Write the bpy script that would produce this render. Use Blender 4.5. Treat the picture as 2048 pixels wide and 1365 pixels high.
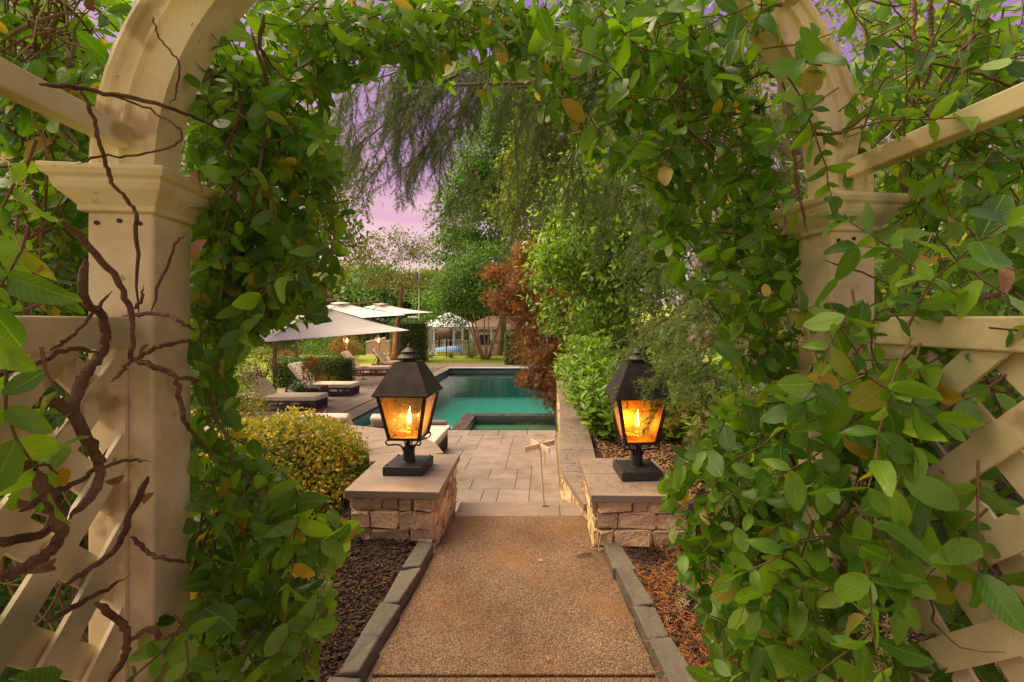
import bpy, math, random
import numpy as np
from mathutils import Vector, Matrix, Euler
for o in list(bpy.data.objects): bpy.data.objects.remove(o)
SC = bpy.context.scene
COL = SC.collection
R = math.radians
# ------------------------------------------------------------------ camera
EYE = 1.55
FPX, CX, CY = 910.0, 1090.0, 640.0        # focal length and optical axis, in pixels of the 2048 wide photograph
cam = bpy.data.cameras.new('camera'); camo = bpy.data.objects.new('camera', cam); COL.objects.link(camo)
camo.location = (0, 0, EYE); camo.rotation_euler = (R(90), 0, 0)
cam.sensor_width = 36; cam.lens = 36*FPX/2048
cam.shift_x = -(CX-1024)/2048; cam.shift_y = -(682.5-CY)/2048
cam.clip_start = .05; cam.clip_end = 2000
SC.camera = camo
# ------------------------------------------------------------------ sky, sun, exposure
SUN_EL, SUN_AZ = R(56), R(-74)             # azimuth measured from +Y towards +X
W = bpy.data.worlds.new('World'); SC.world = W; W.use_nodes = True
nt = W.node_tree; nt.nodes.clear()
def N(t, typ, **kw):
    n = t.nodes.new(typ)
    for k, v in kw.items(): setattr(n, k, v)
    return n
wout = N(nt, 'ShaderNodeOutputWorld')
sky = N(nt, 'ShaderNodeTexSky', sky_type='NISHITA', sun_disc=False)
sky.sun_elevation = SUN_EL; sky.sun_rotation = SUN_AZ; sky.dust_density = 3
bg1 = N(nt, 'ShaderNodeBackground'); bg1.inputs[1].default_value = .028
tint = N(nt, 'ShaderNodeMix', data_type='RGBA', blend_type='MULTIPLY'); tint.inputs[0].default_value = 1
tint.inputs[7].default_value = (1, .70, .50, 1)      # dusk haze warms the clear-sky blue
nt.links.new(sky.outputs[0], tint.inputs[6]); nt.links.new(tint.outputs[2], bg1.inputs[0])
tc = N(nt, 'ShaderNodeTexCoord'); sep = N(nt, 'ShaderNodeSeparateXYZ'); nt.links.new(tc.outputs['Generated'], sep.inputs[0])
mp = N(nt, 'ShaderNodeMapping'); mp.inputs['Scale'].default_value = (2.2, 2.2, 11)
nt.links.new(tc.outputs['Generated'], mp.inputs[0])
nz = N(nt, 'ShaderNodeTexNoise'); nz.inputs['Scale'].default_value = 1.6; nz.inputs['Detail'].default_value = 5
nt.links.new(mp.outputs[0], nz.inputs['Vector'])
ad = N(nt, 'ShaderNodeMath', operation='MULTIPLY_ADD'); ad.inputs[1].default_value = .32
nt.links.new(nz.outputs[0], ad.inputs[0])
sb = N(nt, 'ShaderNodeMath', operation='SUBTRACT'); sb.inputs[1].default_value = .16
nt.links.new(sep.outputs['Z'], sb.inputs[0]); nt.links.new(sb.outputs[0], ad.inputs[2])
rp = N(nt, 'ShaderNodeValToRGB'); cr = rp.color_ramp
for i, (p, c) in enumerate([(0, (.90, .62, .52)), (.10, (.86, .58, .60)), (.22, (.64, .33, .48)), (.36, (.40, .18, .42)), (.58, (.24, .12, .42)), (1, (.34, .26, .40))]):
    e = cr.elements[i] if i < 2 else cr.elements.new(p)
    e.position = p; e.color = (*c, 1)
nt.links.new(ad.outputs[0], rp.inputs[0])
bg2 = N(nt, 'ShaderNodeBackground'); bg2.inputs[1].default_value = .50
nt.links.new(rp.outputs[0], bg2.inputs[0])
addw = N(nt, 'ShaderNodeAddShader'); nt.links.new(bg1.outputs[0], addw.inputs[0]); nt.links.new(bg2.outputs[0], addw.inputs[1])
nt.links.new(addw.outputs[0], wout.inputs[0])
sl = bpy.data.lights.new('sun', 'SUN'); so = bpy.data.objects.new('sun', sl); COL.objects.link(so)
sl.energy = 4.0; sl.angle = R(72); sl.color = (1, .82, .52)
so.location = (20, 25, 30)
so.rotation_euler = Vector((math.sin(SUN_AZ)*math.cos(SUN_EL), math.cos(SUN_AZ)*math.cos(SUN_EL), math.sin(SUN_EL))).to_track_quat('Z', 'Y').to_euler()
vs = SC.view_settings
vs.view_transform = 'Standard'; vs.look = 'None'; vs.exposure = 1.0; vs.gamma = 1; vs.use_curve_mapping = False
SC.cycles.max_bounces = 8; SC.cycles.transparent_max_bounces = 16; SC.cycles.caustics_reflective = False; SC.cycles.caustics_refractive = False
SC.cycles.use_denoising = True

# ------------------------------------------------------------------ helpers
def U(px, py, D):
    """a spot seen in the photograph at distance D, as a point in the garden"""
    return Vector(((px-CX)/FPX*D, D, EYE-(py-CY)/FPX*D))
def tag(o, label=None, cat=None, group=None, kind=None):
    if label: o['label'] = label
    if cat: o['category'] = cat
    if group: o['group'] = group
    if kind: o['kind'] = kind
    return o
OFF = {}
def empty(name, loc=(0, 0, 0), label=None, cat=None, group=None):
    o = bpy.data.objects.new(name, None); COL.objects.link(o); o.location = loc
    o.empty_display_size = .1
    OFF[o.name] = Vector(loc); tag(o, label, cat, group)
    return o
def link(name, me, mat, parent=None):
    o = bpy.data.objects.new(name, me); COL.objects.link(o)
    if mat is not None and not me.materials: me.materials.append(M[mat] if isinstance(mat, str) else mat)
    if parent is not None: o.parent = parent
    return o
def copy_tree(o, parent=None):
    c = o.copy(); COL.objects.link(c)
    if parent is not None: c.parent = parent
    OFF[c.name] = OFF.get(o.name, Vector((0, 0, 0)))
    for ch in list(o.children): copy_tree(ch, c)
    return c
class MB:
    def __init__(s): s.v = []; s.f = []
    def add(s, vs_, fs):
        b = len(s.v); s.v += [tuple(v) for v in vs_]; s.f += [tuple(b+i for i in f) for f in fs]; return s
    def hexa(s, p):   # 4 bottom points ccw, 4 top points
        return s.add(p, [(3, 2, 1, 0), (4, 5, 6, 7), (0, 1, 5, 4), (1, 2, 6, 5), (2, 3, 7, 6), (3, 0, 4, 7)])
    def box(s, c, d, rz=0, rot=None):
        hx, hy, hz = d[0]/2, d[1]/2, d[2]/2
        p = [Vector((x*hx, y*hy, z*hz)) for z in (-1, 1) for x, y in ((-1, -1), (1, -1), (1, 1), (-1, 1))]
        m = rot if rot is not None else Matrix.Rotation(rz, 3, 'Z')
        return s.hexa([m @ q+Vector(c) for q in p])
    def prism(s, poly, z0, z1):
        n = len(poly)
        return s.add([(x, y, z0) for x, y in poly]+[(x, y, z1) for x, y in poly],
                     [tuple(range(n-1, -1, -1)), tuple(range(n, 2*n))]+[(i, (i+1) % n, n+(i+1) % n, n+i) for i in range(n)])
    def frustum(s, c, prof, n=4, ph=None):   # prof: (half width or radius, z); n=4 gives a square
        ph = (math.pi/4 if n == 4 else 0) if ph is None else ph
        k = math.sqrt(2) if n == 4 else 1
        vs_ = [(c[0]+r*k*math.cos(ph+2*math.pi*i/n), c[1]+r*k*math.sin(ph+2*math.pi*i/n), c[2]+z) for r, z in prof for i in range(n)]
        m = len(prof)
        fs = [(j*n+i, j*n+(i+1) % n, (j+1)*n+(i+1) % n, (j+1)*n+i) for j in range(m-1) for i in range(n)]
        return s.add(vs_, fs+[tuple(range(n-1, -1, -1)), tuple(range((m-1)*n, m*n))])
    def tube(s, pts, rad, n=6, caps=True):
        pts = [Vector(p) for p in pts]
        if not hasattr(rad, '__len__'): rad = [rad]*len(pts)
        vs_ = []; up = None
        for i, p in enumerate(pts):
            t = (pts[min(i+1, len(pts)-1)]-pts[max(i-1, 0)])
            if t.length < 1e-9: t = Vector((0, 0, 1))
            t.normalize()
            if up is None: up = t.orthogonal()
            up = up-t*up.dot(t)
            if up.length < 1e-6: up = t.orthogonal()
            up.normalize(); b = t.cross(up)
            for k in range(n):
                a = 2*math.pi*k/n; vs_.append(p+(up*math.cos(a)+b*math.sin(a))*rad[i])
        m = len(pts)
        fs = [(j*n+i, j*n+(i+1) % n, (j+1)*n+(i+1) % n, (j+1)*n+i) for j in range(m-1) for i in range(n)]
        if caps: fs += [tuple(range(n-1, -1, -1)), tuple(range((m-1)*n, m*n))]
        return s.add(vs_, fs)
    def bar(s, a, b, w, h):
        a = Vector(a); b = Vector(b); t = b-a; L = t.length; q = t.to_track_quat('Y', 'Z').to_matrix()
        return s.box((a+b)/2, (w, L, h), rot=q)
    def stone(s, c, d, rng, rot=None, bev=.10, amp=.012):
        m = rot if rot is not None else Matrix.Identity(3)
        g = (-1, -1+2*bev, 1-2*bev, 1); idx = {}; vs_ = []
        mid = rng.normal(0, .06, 3)
        for i in range(4):
            for j in range(4):
                for k in range(4):
                    if 0 < i < 3 and 0 < j < 3 and 0 < k < 3: continue
                    q = [g[i], g[j], g[k]]; e = (i in (0, 3))+(j in (0, 3))+(k in (0, 3))
                    sh = {1: 1.0, 2: .94, 3: .86}[e]
                    p = Vector((q[0]*d[0]/2*(sh if i in (0, 3) else 1), q[1]*d[1]/2*(sh if j in (0, 3) else 1), q[2]*d[2]/2*(sh if k in (0, 3) else 1)))
                    p += Vector(rng.normal(0, amp*(.35 if e > 1 else 1), 3))
                    idx[i, j, k] = len(vs_); vs_.append(m @ p+Vector(c))
        fs = []
        for a in range(3):
            for b in range(3):
                for (f0, fl) in ((0, True), (3, False)):
                    for ax in range(3):
                        def K(u, w):
                            t = [0, 0, 0]; t[ax] = f0; t[(ax+1) % 3] = u; t[(ax+2) % 3] = w; return idx[tuple(t)]
                        q = (K(a, b), K(a+1, b), K(a+1, b+1), K(a, b+1))
                        fs.append(q[::-1] if fl else q)
        return s.add(vs_, fs)
    def build(s, name, mat, parent=None, smooth=False, bevel=0, seg=2):
        off = OFF.get(parent.name, Vector((0, 0, 0))) if parent is not None else Vector((0, 0, 0))
        me = bpy.data.meshes.new(name)
        me.from_pydata([(v[0]-off[0], v[1]-off[1], v[2]-off[2]) for v in s.v], [], s.f); me.update()
        o = link(name, me, mat, parent); OFF[o.name] = off
        if smooth: me.polygons.foreach_set('use_smooth', [True]*len(me.polygons))
        if bevel:
            b = o.modifiers.new('bevel', 'BEVEL'); b.width = bevel; b.segments = seg; b.limit_method = 'ANGLE'; b.angle_limit = R(40)
        return o
# ---- leaf templates: verts, faces, uv per vertex
def leaf_tmpl(wid=.27, rows=(0, .08, .25, .5, .75, .93, 1), fold=.10, curl=.14, pw=.95, rp_=.62):
    v = []; uv = []; f = []
    prev = None
    for t in rows:
        w = wid*math.sin(math.pi*t**pw)**rp_ if 0 < t < 1 else 0
        z = -curl*t*t
        if w < 1e-6:
            cur = [len(v)]; v.append((t, 0, z)); uv.append((t, .5))
        else:
            cur = [len(v), len(v)+1, len(v)+2]
            v += [(t, -w, z+fold*w*2.2), (t, 0, z), (t, w, z+fold*w*2.2)]; uv += [(t, .5-w/wid/2), (t, .5), (t, .5+w/wid/2)]
        if prev is not None:
            if len(prev) == 1: f += [(prev[0], cur[0], cur[1]), (prev[0], cur[1], cur[2])]
            elif len(cur) == 1: f += [(prev[0], cur[0], prev[1]), (prev[1], cur[0], prev[2])]
            else: f += [(prev[0], cur[0], cur[1], prev[1]), (prev[1], cur[1], cur[2], prev[2])]
        prev = cur
    return np.array(v), f, uv
def wavy(T, seed, tw=.25, wv=.03):
    r = np.random.default_rng(seed); v = T[0].copy(); ph = r.uniform(0, 6)
    v[:, 2] += wv*np.sin(v[:, 0]*9+ph)*np.sign(v[:, 1])+tw*v[:, 0]*v[:, 1]; v[:, 1] += .06*np.sin(v[:, 0]*2.6+ph)*v[:, 0]
    return v, T[1], T[2]
T_JAS = [wavy(leaf_tmpl(), 1), wavy(leaf_tmpl(.24, fold=.28, curl=.30, pw=.85), 2, -.3, .045), wavy(leaf_tmpl(.30, fold=.03, curl=-.10, pw=1.05), 3, .15, .02), wavy(leaf_tmpl(.21, fold=.16, curl=.22, pw=.8, rp_=.8), 4, .4, .05)]
T_LAU = leaf_tmpl(.13, (0, .2, .5, .8, 1), .12, .3, 1)
T_SM = leaf_tmpl(.24, (0, .45, 1), .12, .12, .9)          # 4 faces
T_NAR = leaf_tmpl(.10, (0, .5, 1), .1, .2, 1)
T_DIA = (np.array([(0, 0, 0), (.5, -.28, .06), (1, 0, -.05), (.5, .28, .06)]), [(0, 1, 2), (0, 2, 3)], [(0, .5), (.5, 0), (1, .5), (.5, 1)])
T_NEE = (np.array([(0, -.5, 0), (0, .5, 0), (1, 0, 0)]), [(0, 1, 2)], [(0, 0), (0, 1), (1, .5)])
def star_tmpl():
    v = [(0, 0, 0)]; f = []; uv = [(.5, .5)]
    for k in range(5):
        a = 2*math.pi*k/5
        b = len(v)
        for (r, da, z) in ((.45, -.28, .02), (1, 0, -.1), (.45, .34, .06)):
            v.append((r*math.cos(a+da), r*math.sin(a+da), z)); uv.append((r, .5))
        f.append((0, b, b+1, b+2))
    return np.array(v), f, uv
T_STAR = star_tmpl()
def maple_tmpl():
    v = [(0, 0, 0)]; f = []; uv = [(0, .5)]
    for a, r in ((-1.2, .7), (-.6, .95), (0, 1.1), (.6, .95), (1.2, .7)):
        b = len(v)
        for rr, da in ((.5, -.16), (1, 0), (.5, .16)):
            v.append((r*rr*math.cos(a+da), r*rr*math.sin(a+da), -.12*rr)); uv.append((rr, .5))
        f.append((0, b, b+1, b+2))
    return np.array(v), f, uv
T_MAP = maple_tmpl()
def nrm(a): return a/np.maximum(np.linalg.norm(a, axis=1, keepdims=True), 1e-9)
def frames(DIR, UP):
    x = nrm(DIR); z = UP-x*np.sum(UP*x, 1, keepdims=True); z = nrm(z+1e-5); y = np.cross(z, x); return x, y, z
def tmpl_mesh(name, T, mat):
    me = bpy.data.meshes.new(name); me.from_pydata([tuple(p) for p in T[0]], [], T[1])
    uvl = me.uv_layers.new(name='UVMap')
    for l in me.loops: uvl.data[l.index].uv = T[2][l.vertex_index]
    me.polygons.foreach_set('use_smooth', [True]*len(me.polygons))
    me.materials.append(M[mat]); return me
def cloud(name, P, DIR, UP, S, T, mat, parent=None, wscale=None, kind='stuff'):
    P = np.asarray(P, float); n = len(P)
    if n == 0: return None
    off = OFF.get(parent.name, Vector((0, 0, 0))) if parent is not None else Vector((0, 0, 0))
    x, y, z = frames(np.asarray(DIR, float), np.asarray(UP, float)); S = np.broadcast_to(np.asarray(S, float), (n,))[:, None, None]
    tv = T[0]; k = len(tv)
    ty = tv[:, 1][None, :, None]
    yy = ty*y[:, None, :]*S if wscale is None else ty*y[:, None, :]*wscale
    V = (P-np.array(off))[:, None, :]+S*(tv[:, 0][None, :, None]*x[:, None, :]+tv[:, 2][None, :, None]*z[:, None, :])+yy
    V = V.reshape(-1, 3)
    lf = np.concatenate([np.array(f) for f in T[1]]); nl = len(lf); nf = len(T[1]); cnt = np.array([len(f) for f in T[1]])
    st = np.concatenate([[0], np.cumsum(cnt)[:-1]])
    me = bpy.data.meshes.new(name)
    me.vertices.add(n*k); me.vertices.foreach_set('co', V.ravel())
    me.loops.add(n*nl); me.loops.foreach_set('vertex_index', (lf[None, :]+np.arange(n)[:, None]*k).ravel().astype(np.int32))
    me.polygons.add(n*nf); me.polygons.foreach_set('loop_start', (st[None, :]+np.arange(n)[:, None]*nl).ravel().astype(np.int32))
    me.polygons.foreach_set('use_smooth', np.ones(n*nf, bool))
    uvl = me.uv_layers.new(name='UVMap'); u = np.array(T[2])[lf]
    uvl.data.foreach_set('uv', np.tile(u, (n, 1)).ravel())
    me.update(calc_edges=True); me.validate()
    o = link(name, me, mat, parent); OFF[o.name] = off
    if kind: o['kind'] = kind
    return o
def leaf_objects(name, P, DIR, UP, S, me, parent):
    off = np.array(OFF.get(parent.name, Vector((0, 0, 0))))
    x, y, z = frames(DIR, UP)
    for i in range(len(P)):
        o = bpy.data.objects.new(name, me); COL.objects.link(o); o.parent = parent
        s = S[i]; m = Matrix(((x[i, 0]*s, y[i, 0]*s, z[i, 0]*s, P[i, 0]-off[0]), (x[i, 1]*s, y[i, 1]*s, z[i, 1]*s, P[i, 1]-off[1]), (x[i, 2]*s, y[i, 2]*s, z[i, 2]*s, P[i, 2]-off[2]), (0, 0, 0, 1)))
        o.matrix_basis = m
def project(P):
    P = np.asarray(P); d = np.maximum(P[:, 1], 1e-3)
    return CX+P[:, 0]/d*FPX, CY-(P[:, 2]-EYE)/d*FPX
def in_view(P):
    x, y = project(P); return (x > -20) & (x < 2068) & (y > -20) & (y < 1385) & (np.asarray(P)[:, 1] > .1)
def plant_leaves(parent, P, DIR, UP, S, Ts, mat, n_ind, iname='leaf', cname='foliage'):
    P, DIR, UP, S = (np.asarray(a, float) for a in (P, DIR, UP, S))
    S = np.broadcast_to(S, (len(P),)); Ts = Ts if isinstance(Ts, list) else [Ts]; k = len(Ts)
    key = np.where(in_view(P), S/np.maximum(P[:, 1], .1), -1)
    order = np.argsort(-key); a, b = order[:n_ind], order[n_ind:]
    for i, T in enumerate(Ts):
        q = a[i::k]; r = b[i::k]
        if len(q): leaf_objects(iname, P[q], DIR[q], UP[q], S[q], tmpl_mesh(iname, T, mat), parent)
        cloud(cname, P[r], DIR[r], UP[r], S[r], T, mat, parent)
def inpoly(x, y, poly):
    x = np.asarray(x); y = np.asarray(y); r = np.zeros(x.shape, bool); n = len(poly)
    for i in range(n):
        x1, y1 = poly[i]; x2, y2 = poly[(i+1) % n]
        c = ((y1 > y) != (y2 > y)) & (x < (x2-x1)*(y-y1)/((y2-y1) or 1e-9)+x1); r ^= c
    return r
def rdir(rng, n): return nrm(rng.normal(size=(n, 3)))
def wob(a, b, n, amp, rng):
    a = np.array(a, float); b = np.array(b, float); t = np.linspace(0, 1, n)[:, None]
    w = np.cumsum(rng.normal(0, amp, (n, 3)), 0); w -= t*w[-1]
    return a+(b-a)*t+w*np.sin(np.pi*t)
def smooth_line(pts, k=6):
    P = [np.array(p, float) for p in pts]; P = [2*P[0]-P[1]]+P+[2*P[-1]-P[-2]]; out = []
    for i in range(1, len(P)-2):
        for j in range(k):
            t = j/k; a, b, c, d = P[i-1:i+3]
            out.append(.5*((2*b)+(c-a)*t+(2*a-5*b+4*c-d)*t*t+(3*b-a-3*c+d)*t**3))
    out.append(P[-2]); return out

# ------------------------------------------------------------------ materials
M = {}
def newmat(name):
    m = bpy.data.materials.new(name); m.use_nodes = True; t = m.node_tree; t.nodes.clear(); M[name] = m
    return m, t, N(t, 'ShaderNodeOutputMaterial')
def ramp(t, fac, cols, pos=None):
    r = N(t, 'ShaderNodeValToRGB'); e = r.color_ramp.elements
    n = len(cols)
    for i, c in enumerate(cols):
        x_ = pos[i] if pos else i/(n-1)
        if i == 0: q = e[0]; q.position = x_
        elif i == 1: e.remove(e[1]); q = e.new(x_)
        else: q = e.new(x_)
        q.color = (*c, 1)
    t.links.new(fac, r.inputs[0]); return r.outputs[0]
def rnd(t):
    g = N(t, 'ShaderNodeNewGeometry'); o = N(t, 'ShaderNodeObjectInfo')
    a = N(t, 'ShaderNodeMath', operation='ADD'); t.links.new(g.outputs['Random Per Island'], a.inputs[0]); t.links.new(o.outputs['Random'], a.inputs[1])
    f = N(t, 'ShaderNodeMath', operation='FRACT'); t.links.new(a.outputs[0], f.inputs[0]); return f.outputs[0]
def noise(t, scale, detail=4, vec=None, rough=.55):
    n = N(t, 'ShaderNodeTexNoise'); n.inputs['Scale'].default_value = scale; n.inputs['Detail'].default_value = detail; n.inputs['Roughness'].default_value = rough
    if vec is not None: t.links.new(vec, n.inputs['Vector'])
    return n.outputs[0]
def mix(t, a, b, fac, mode='MIX'):
    m = N(t, 'ShaderNodeMix', data_type='RGBA', blend_type=mode)
    for s, v in ((m.inputs[0], fac), (m.inputs[6], a), (m.inputs[7], b)):
        if hasattr(v, 'is_linked'): t.links.new(v, s)
        elif isinstance(v, (int, float)): s.default_value = v
        else: s.default_value = (*v, 1)
    return m.outputs[2]
def mat(name, cols, scale=6, rough=.7, bump=.0, bscale=40, metal=0, perobj=0, spots=None, spec=.4, stretch=None, coat=0):
    """noise-mottled surface; perobj shifts brightness from piece to piece; spots=(colour, scale, threshold)"""
    m, t, out = newmat(name)
    p = N(t, 'ShaderNodeBsdfPrincipled'); t.links.new(p.outputs[0], out.inputs[0])
    g = N(t, 'ShaderNodeNewGeometry'); vec = g.outputs['Position']
    if stretch:
        mp_ = N(t, 'ShaderNodeMapping'); mp_.inputs['Scale'].default_value = stretch; t.links.new(vec, mp_.inputs[0]); vec = mp_.outputs[0]
    if len(cols) == 1: cols = [cols[0], tuple(c*1.15 for c in cols[0])]
    nlo = len(cols)
    c = ramp(t, noise(t, scale, 6, vec), cols, [.3+.4*i/(nlo-1) for i in range(nlo)])
    if perobj:
        hv = N(t, 'ShaderNodeHueSaturation'); mr = N(t, 'ShaderNodeMapRange'); mr.inputs[3].default_value = 1-perobj; mr.inputs[4].default_value = 1+perobj
        t.links.new(rnd(t), mr.inputs[0]); t.links.new(mr.outputs[0], hv.inputs['Value']); t.links.new(c, hv.inputs['Color']); c = hv.outputs[0]
    for spots in ([] if not spots else spots if isinstance(spots, list) else [spots]):
        s = ramp(t, noise(t, spots[1], 3, vec), [(0, 0, 0), (1, 1, 1)], [spots[2], spots[2]+.06]); c = mix(t, c, spots[0], s)
    t.links.new(c, p.inputs['Base Color']); p.inputs['Roughness'].default_value = rough; p.inputs['Metallic'].default_value = metal
    p.inputs['Specular IOR Level'].default_value = spec
    if coat: p.inputs['Coat Weight'].default_value = coat
    if bump:
        b = N(t, 'ShaderNodeBump'); b.inputs['Strength'].default_value = bump; b.inputs['Distance'].default_value = .02
        t.links.new(noise(t, bscale, 5, vec), b.inputs['Height']); t.links.new(b.outputs[0], p.inputs['Normal'])
    return m
def leafmat(name, cols, trans=.35, rough=.42, veins=False, tcol=None, spec=.4, pos=None):
    m, t, out = newmat(name)
    p = N(t, 'ShaderNodeBsdfPrincipled'); c = ramp(t, rnd(t), cols, pos)
    g = N(t, 'ShaderNodeNewGeometry')
    c = mix(t, c, tuple(min(1, x*.72) for x in cols[0]), ramp(t, noise(t, 9, 2, g.outputs['Position']), [(0, 0, 0), (.55, .55, .55)], [.45, .7]))
    if veins:
        bs = ramp(t, noise(t, 85, 3, g.outputs['Position']), [(0, 0, 0), (1, 1, 1)], [.64, .70]); big = ramp(t, noise(t, 6, 2, g.outputs['Position']), [(0, 0, 0), (1, 1, 1)], [.52, .60])
        c = mix(t, c, (.22, .13, .05), mix(t, bs, big, 1, 'MULTIPLY'))
        uv = N(t, 'ShaderNodeUVMap'); sp = N(t, 'ShaderNodeSeparateXYZ'); t.links.new(uv.outputs[0], sp.inputs[0])
        d = N(t, 'ShaderNodeMath', operation='SUBTRACT'); d.inputs[1].default_value = .5; t.links.new(sp.outputs[1], d.inputs[0])
        ab = N(t, 'ShaderNodeMath', operation='ABSOLUTE'); t.links.new(d.outputs[0], ab.inputs[0])
        mid = ramp(t, ab.outputs[0], [(.45, .45, .45), (0, 0, 0)], [.008, .035])
        # side veins run forward and out from the midrib
        q = N(t, 'ShaderNodeMath', operation='MULTIPLY_ADD'); q.inputs[1].default_value = -.55; t.links.new(ab.outputs[0], q.inputs[0]); t.links.new(sp.outputs[0], q.inputs[2])
        w = N(t, 'ShaderNodeMath', operation='MULTIPLY'); w.inputs[1].default_value = 60; t.links.new(q.outputs[0], w.inputs[0])
        s = N(t, 'ShaderNodeMath', operation='SINE'); t.links.new(w.outputs[0], s.inputs[0])
        side = ramp(t, s.outputs[0], [(0, 0, 0), (.16, .16, .16)], [.6, 1])
        vv = mix(t, mid, side, 1, 'LIGHTEN')
        c = mix(t, c, tuple(min(1, x*1.5+.01) for x in cols[2]), vv)
        b = N(t, 'ShaderNodeBump'); b.inputs['Strength'].default_value = .5; b.inputs['Distance'].default_value = .003; b.invert = True
        t.links.new(vv, b.inputs['Height']); t.links.new(b.outputs[0], p.inputs['Normal'])
    t.links.new(c, p.inputs['Base Color']); p.inputs['Roughness'].default_value = rough; p.inputs['Specular IOR Level'].default_value = spec
    tr = N(t, 'ShaderNodeBsdfTranslucent')
    t.links.new(mix(t, c, tcol or (1.7, 1.6, .55), 1, 'MULTIPLY'), tr.inputs[0])
    mx = N(t, 'ShaderNodeMixShader'); mx.inputs[0].default_value = trans
    t.links.new(p.outputs[0], mx.inputs[1]); t.links.new(tr.outputs[0], mx.inputs[2]); t.links.new(mx.outputs[0], out.inputs[0])
    return m
mat('trav', [(0.223, 0.163, 0.125), (0.291, 0.229, 0.191), (0.33, 0.28, 0.256)], 3.2, .62, .25, 55, perobj=.13, spots=((.26, .17, .10), 34, .66))
mat('trav_cap', [(0.258, 0.187, 0.139), (0.327, 0.256, 0.205)], 4, .6, .25, 60, perobj=.05, spots=((.24, .16, .10), 42, .66), stretch=(1, 2.2, 1))
mat('joint', [(.30, .21, .13)], 20, .9)
mat('stone', [(0.545, 0.383, 0.2), (0.797, 0.585, 0.328), (0.692, 0.545, 0.364)], 9, .88, 1.0, 38, perobj=.28)
mat('mortar', [(0.414, 0.276, 0.149), (0.483, 0.333, 0.196)], 14, .95, .5, 60)
mat('bluestone', [(0.105, 0.093, 0.07), (0.155, 0.137, 0.103)], 8, .75, .6, 30, perobj=.12, spots=((.10, .08, .05), 22, .68))
mat('mulch_bed', [(.022, .014, .010), (.05, .03, .02)], 30, .95, 1, 60)
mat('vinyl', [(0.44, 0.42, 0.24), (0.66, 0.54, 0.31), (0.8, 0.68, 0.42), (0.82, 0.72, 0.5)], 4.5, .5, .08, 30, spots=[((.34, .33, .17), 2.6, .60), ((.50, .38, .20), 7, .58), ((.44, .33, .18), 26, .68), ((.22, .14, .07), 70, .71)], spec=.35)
mat('lantern_metal', [(.030, .023, .018), (.055, .045, .036)], 12, .45, .1, 80, metal=.6, spots=((.12, .12, .10), 15, .74))
mat('base_metal', [(.035, .034, .034), (.05, .048, .046)], 20, .5, .05, 90, metal=.3)
mat('copper', [(.55, .27, .07), (.66, .38, .12)], 9, .35, 0, metal=.8)
mat('canvas', [(0.72, 0.69, 0.62), (0.8, 0.77, 0.7)], 2, .9, .1, 200)
mat('cushion', [(0.66, 0.59, 0.47), (0.74, 0.67, 0.55)], 3, .92, .12, 160)
mat('cushion_dark', [(.34, .28, .20), (.40, .34, .26)], 4, .92, .12, 160)
mat('wicker', [(.045, .035, .03), (.075, .06, .05)], 30, .6, .4, 150)
mat('brown_metal', [(.09, .05, .032), (.13, .08, .05)], 8, .55)
mat('pale_stone_top', [(.50, .50, .52)], 10, .4)
mat('white_shell', [(.78, .78, .76)], 5, .35)
mat('pale_wood', [(.62, .52, .38), (.70, .60, .46)], 12, .7, .2, 50, stretch=(1, 1, .2))
mat('bark', [(.09, .055, .032), (.17, .11, .065), (.22, .15, .09)], 9, .9, .9, 45, stretch=(1, 1, .3))
mat('vine_bark', [(.10, .052, .026), (.20, .11, .055), (.26, .16, .09)], 22, .85, .9, 130, perobj=.2)
mat('twig', [(.13, .075, .035), (.19, .12, .05)], 22, .8, perobj=.2)
mat('smooth_bark', [(.26, .16, .08), (.40, .27, .15)], 5, .7, .2, 30, stretch=(1, 1, .25))
mat('plaster', [(0.068, 0.324, 0.31), (0.088, 0.384, 0.368)], 3, .8)
mat('shelf_plaster', [(0.338, 0.338, 0.238), (0.416, 0.419, 0.308)], 3, .8)
mat('tile', [(.07, .055, .08), (.16, .10, .09), (.20, .17, .20)], 26, .25, .1, 60, perobj=.35)
mat('waterline', [(.10, .11, .11), (.18, .18, .17)], 22, .3, .1, 60)
mat('lawn', [(0.173, 0.255, 0.022), (0.27, 0.36, 0.035), (0.36, 0.405, 0.05)], 5, .95, 1, 90)
mat('soil', [(.05, .035, .022), (.09, .06, .035)], 8, .95, .5, 40)
mat('iron', [(.018, .017, .017)], 9, .5)
mat('roof_pale', [(.48, .52, .60), (.58, .61, .68)], 3, .6)
mat('cream', [(.62, .50, .36), (.70, .58, .44)], 2, .8)
mat('blue_cover', [(.14, .30, .62), (.22, .40, .70)], 3, .6)
mat('dark_glass', [(.03, .03, .035)], 5, .15)
mat('rail_wood', [(.50, .34, .24), (.58, .42, .30)], 8, .8)
mat('chips', [(.020, .013, .010), (.045, .026, .018), (.10, .048, .026)], 60, .9, perobj=.5)
mat('needle_straw', [(.36, .125, .03), (.52, .21, .055)], 30, .8, perobj=.4)
mat('dead_leaf', [(.26, .13, .06), (.38, .22, .12), (.20, .09, .04)], 14, .7, .3, 60, perobj=.3)
mat('yellow_leaf', [(.62, .38, .04), (.70, .48, .10)], 20, .6)
mat('orange_rock', [(.55, .26, .10), (.62, .34, .16)], 9, .9, .5, 30)
leafmat('jasmine', pos=[0, .3, .62, .94, .965, .985], cols=[(0.059, 0.158, 0.014), (0.098, 0.241, 0.019), (0.168, 0.347, 0.025), (0.247, 0.443, 0.034), (0.323, 0.3, 0.04), (0.494, 0.33, 0.04)], trans=.42, rough=.33, veins=True, spec=.5)
leafmat('laurel', [(0.132, 0.259, 0.026), (0.213, 0.409, 0.039), (0.358, 0.581, 0.059)], .3, .35, spec=.5)
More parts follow.
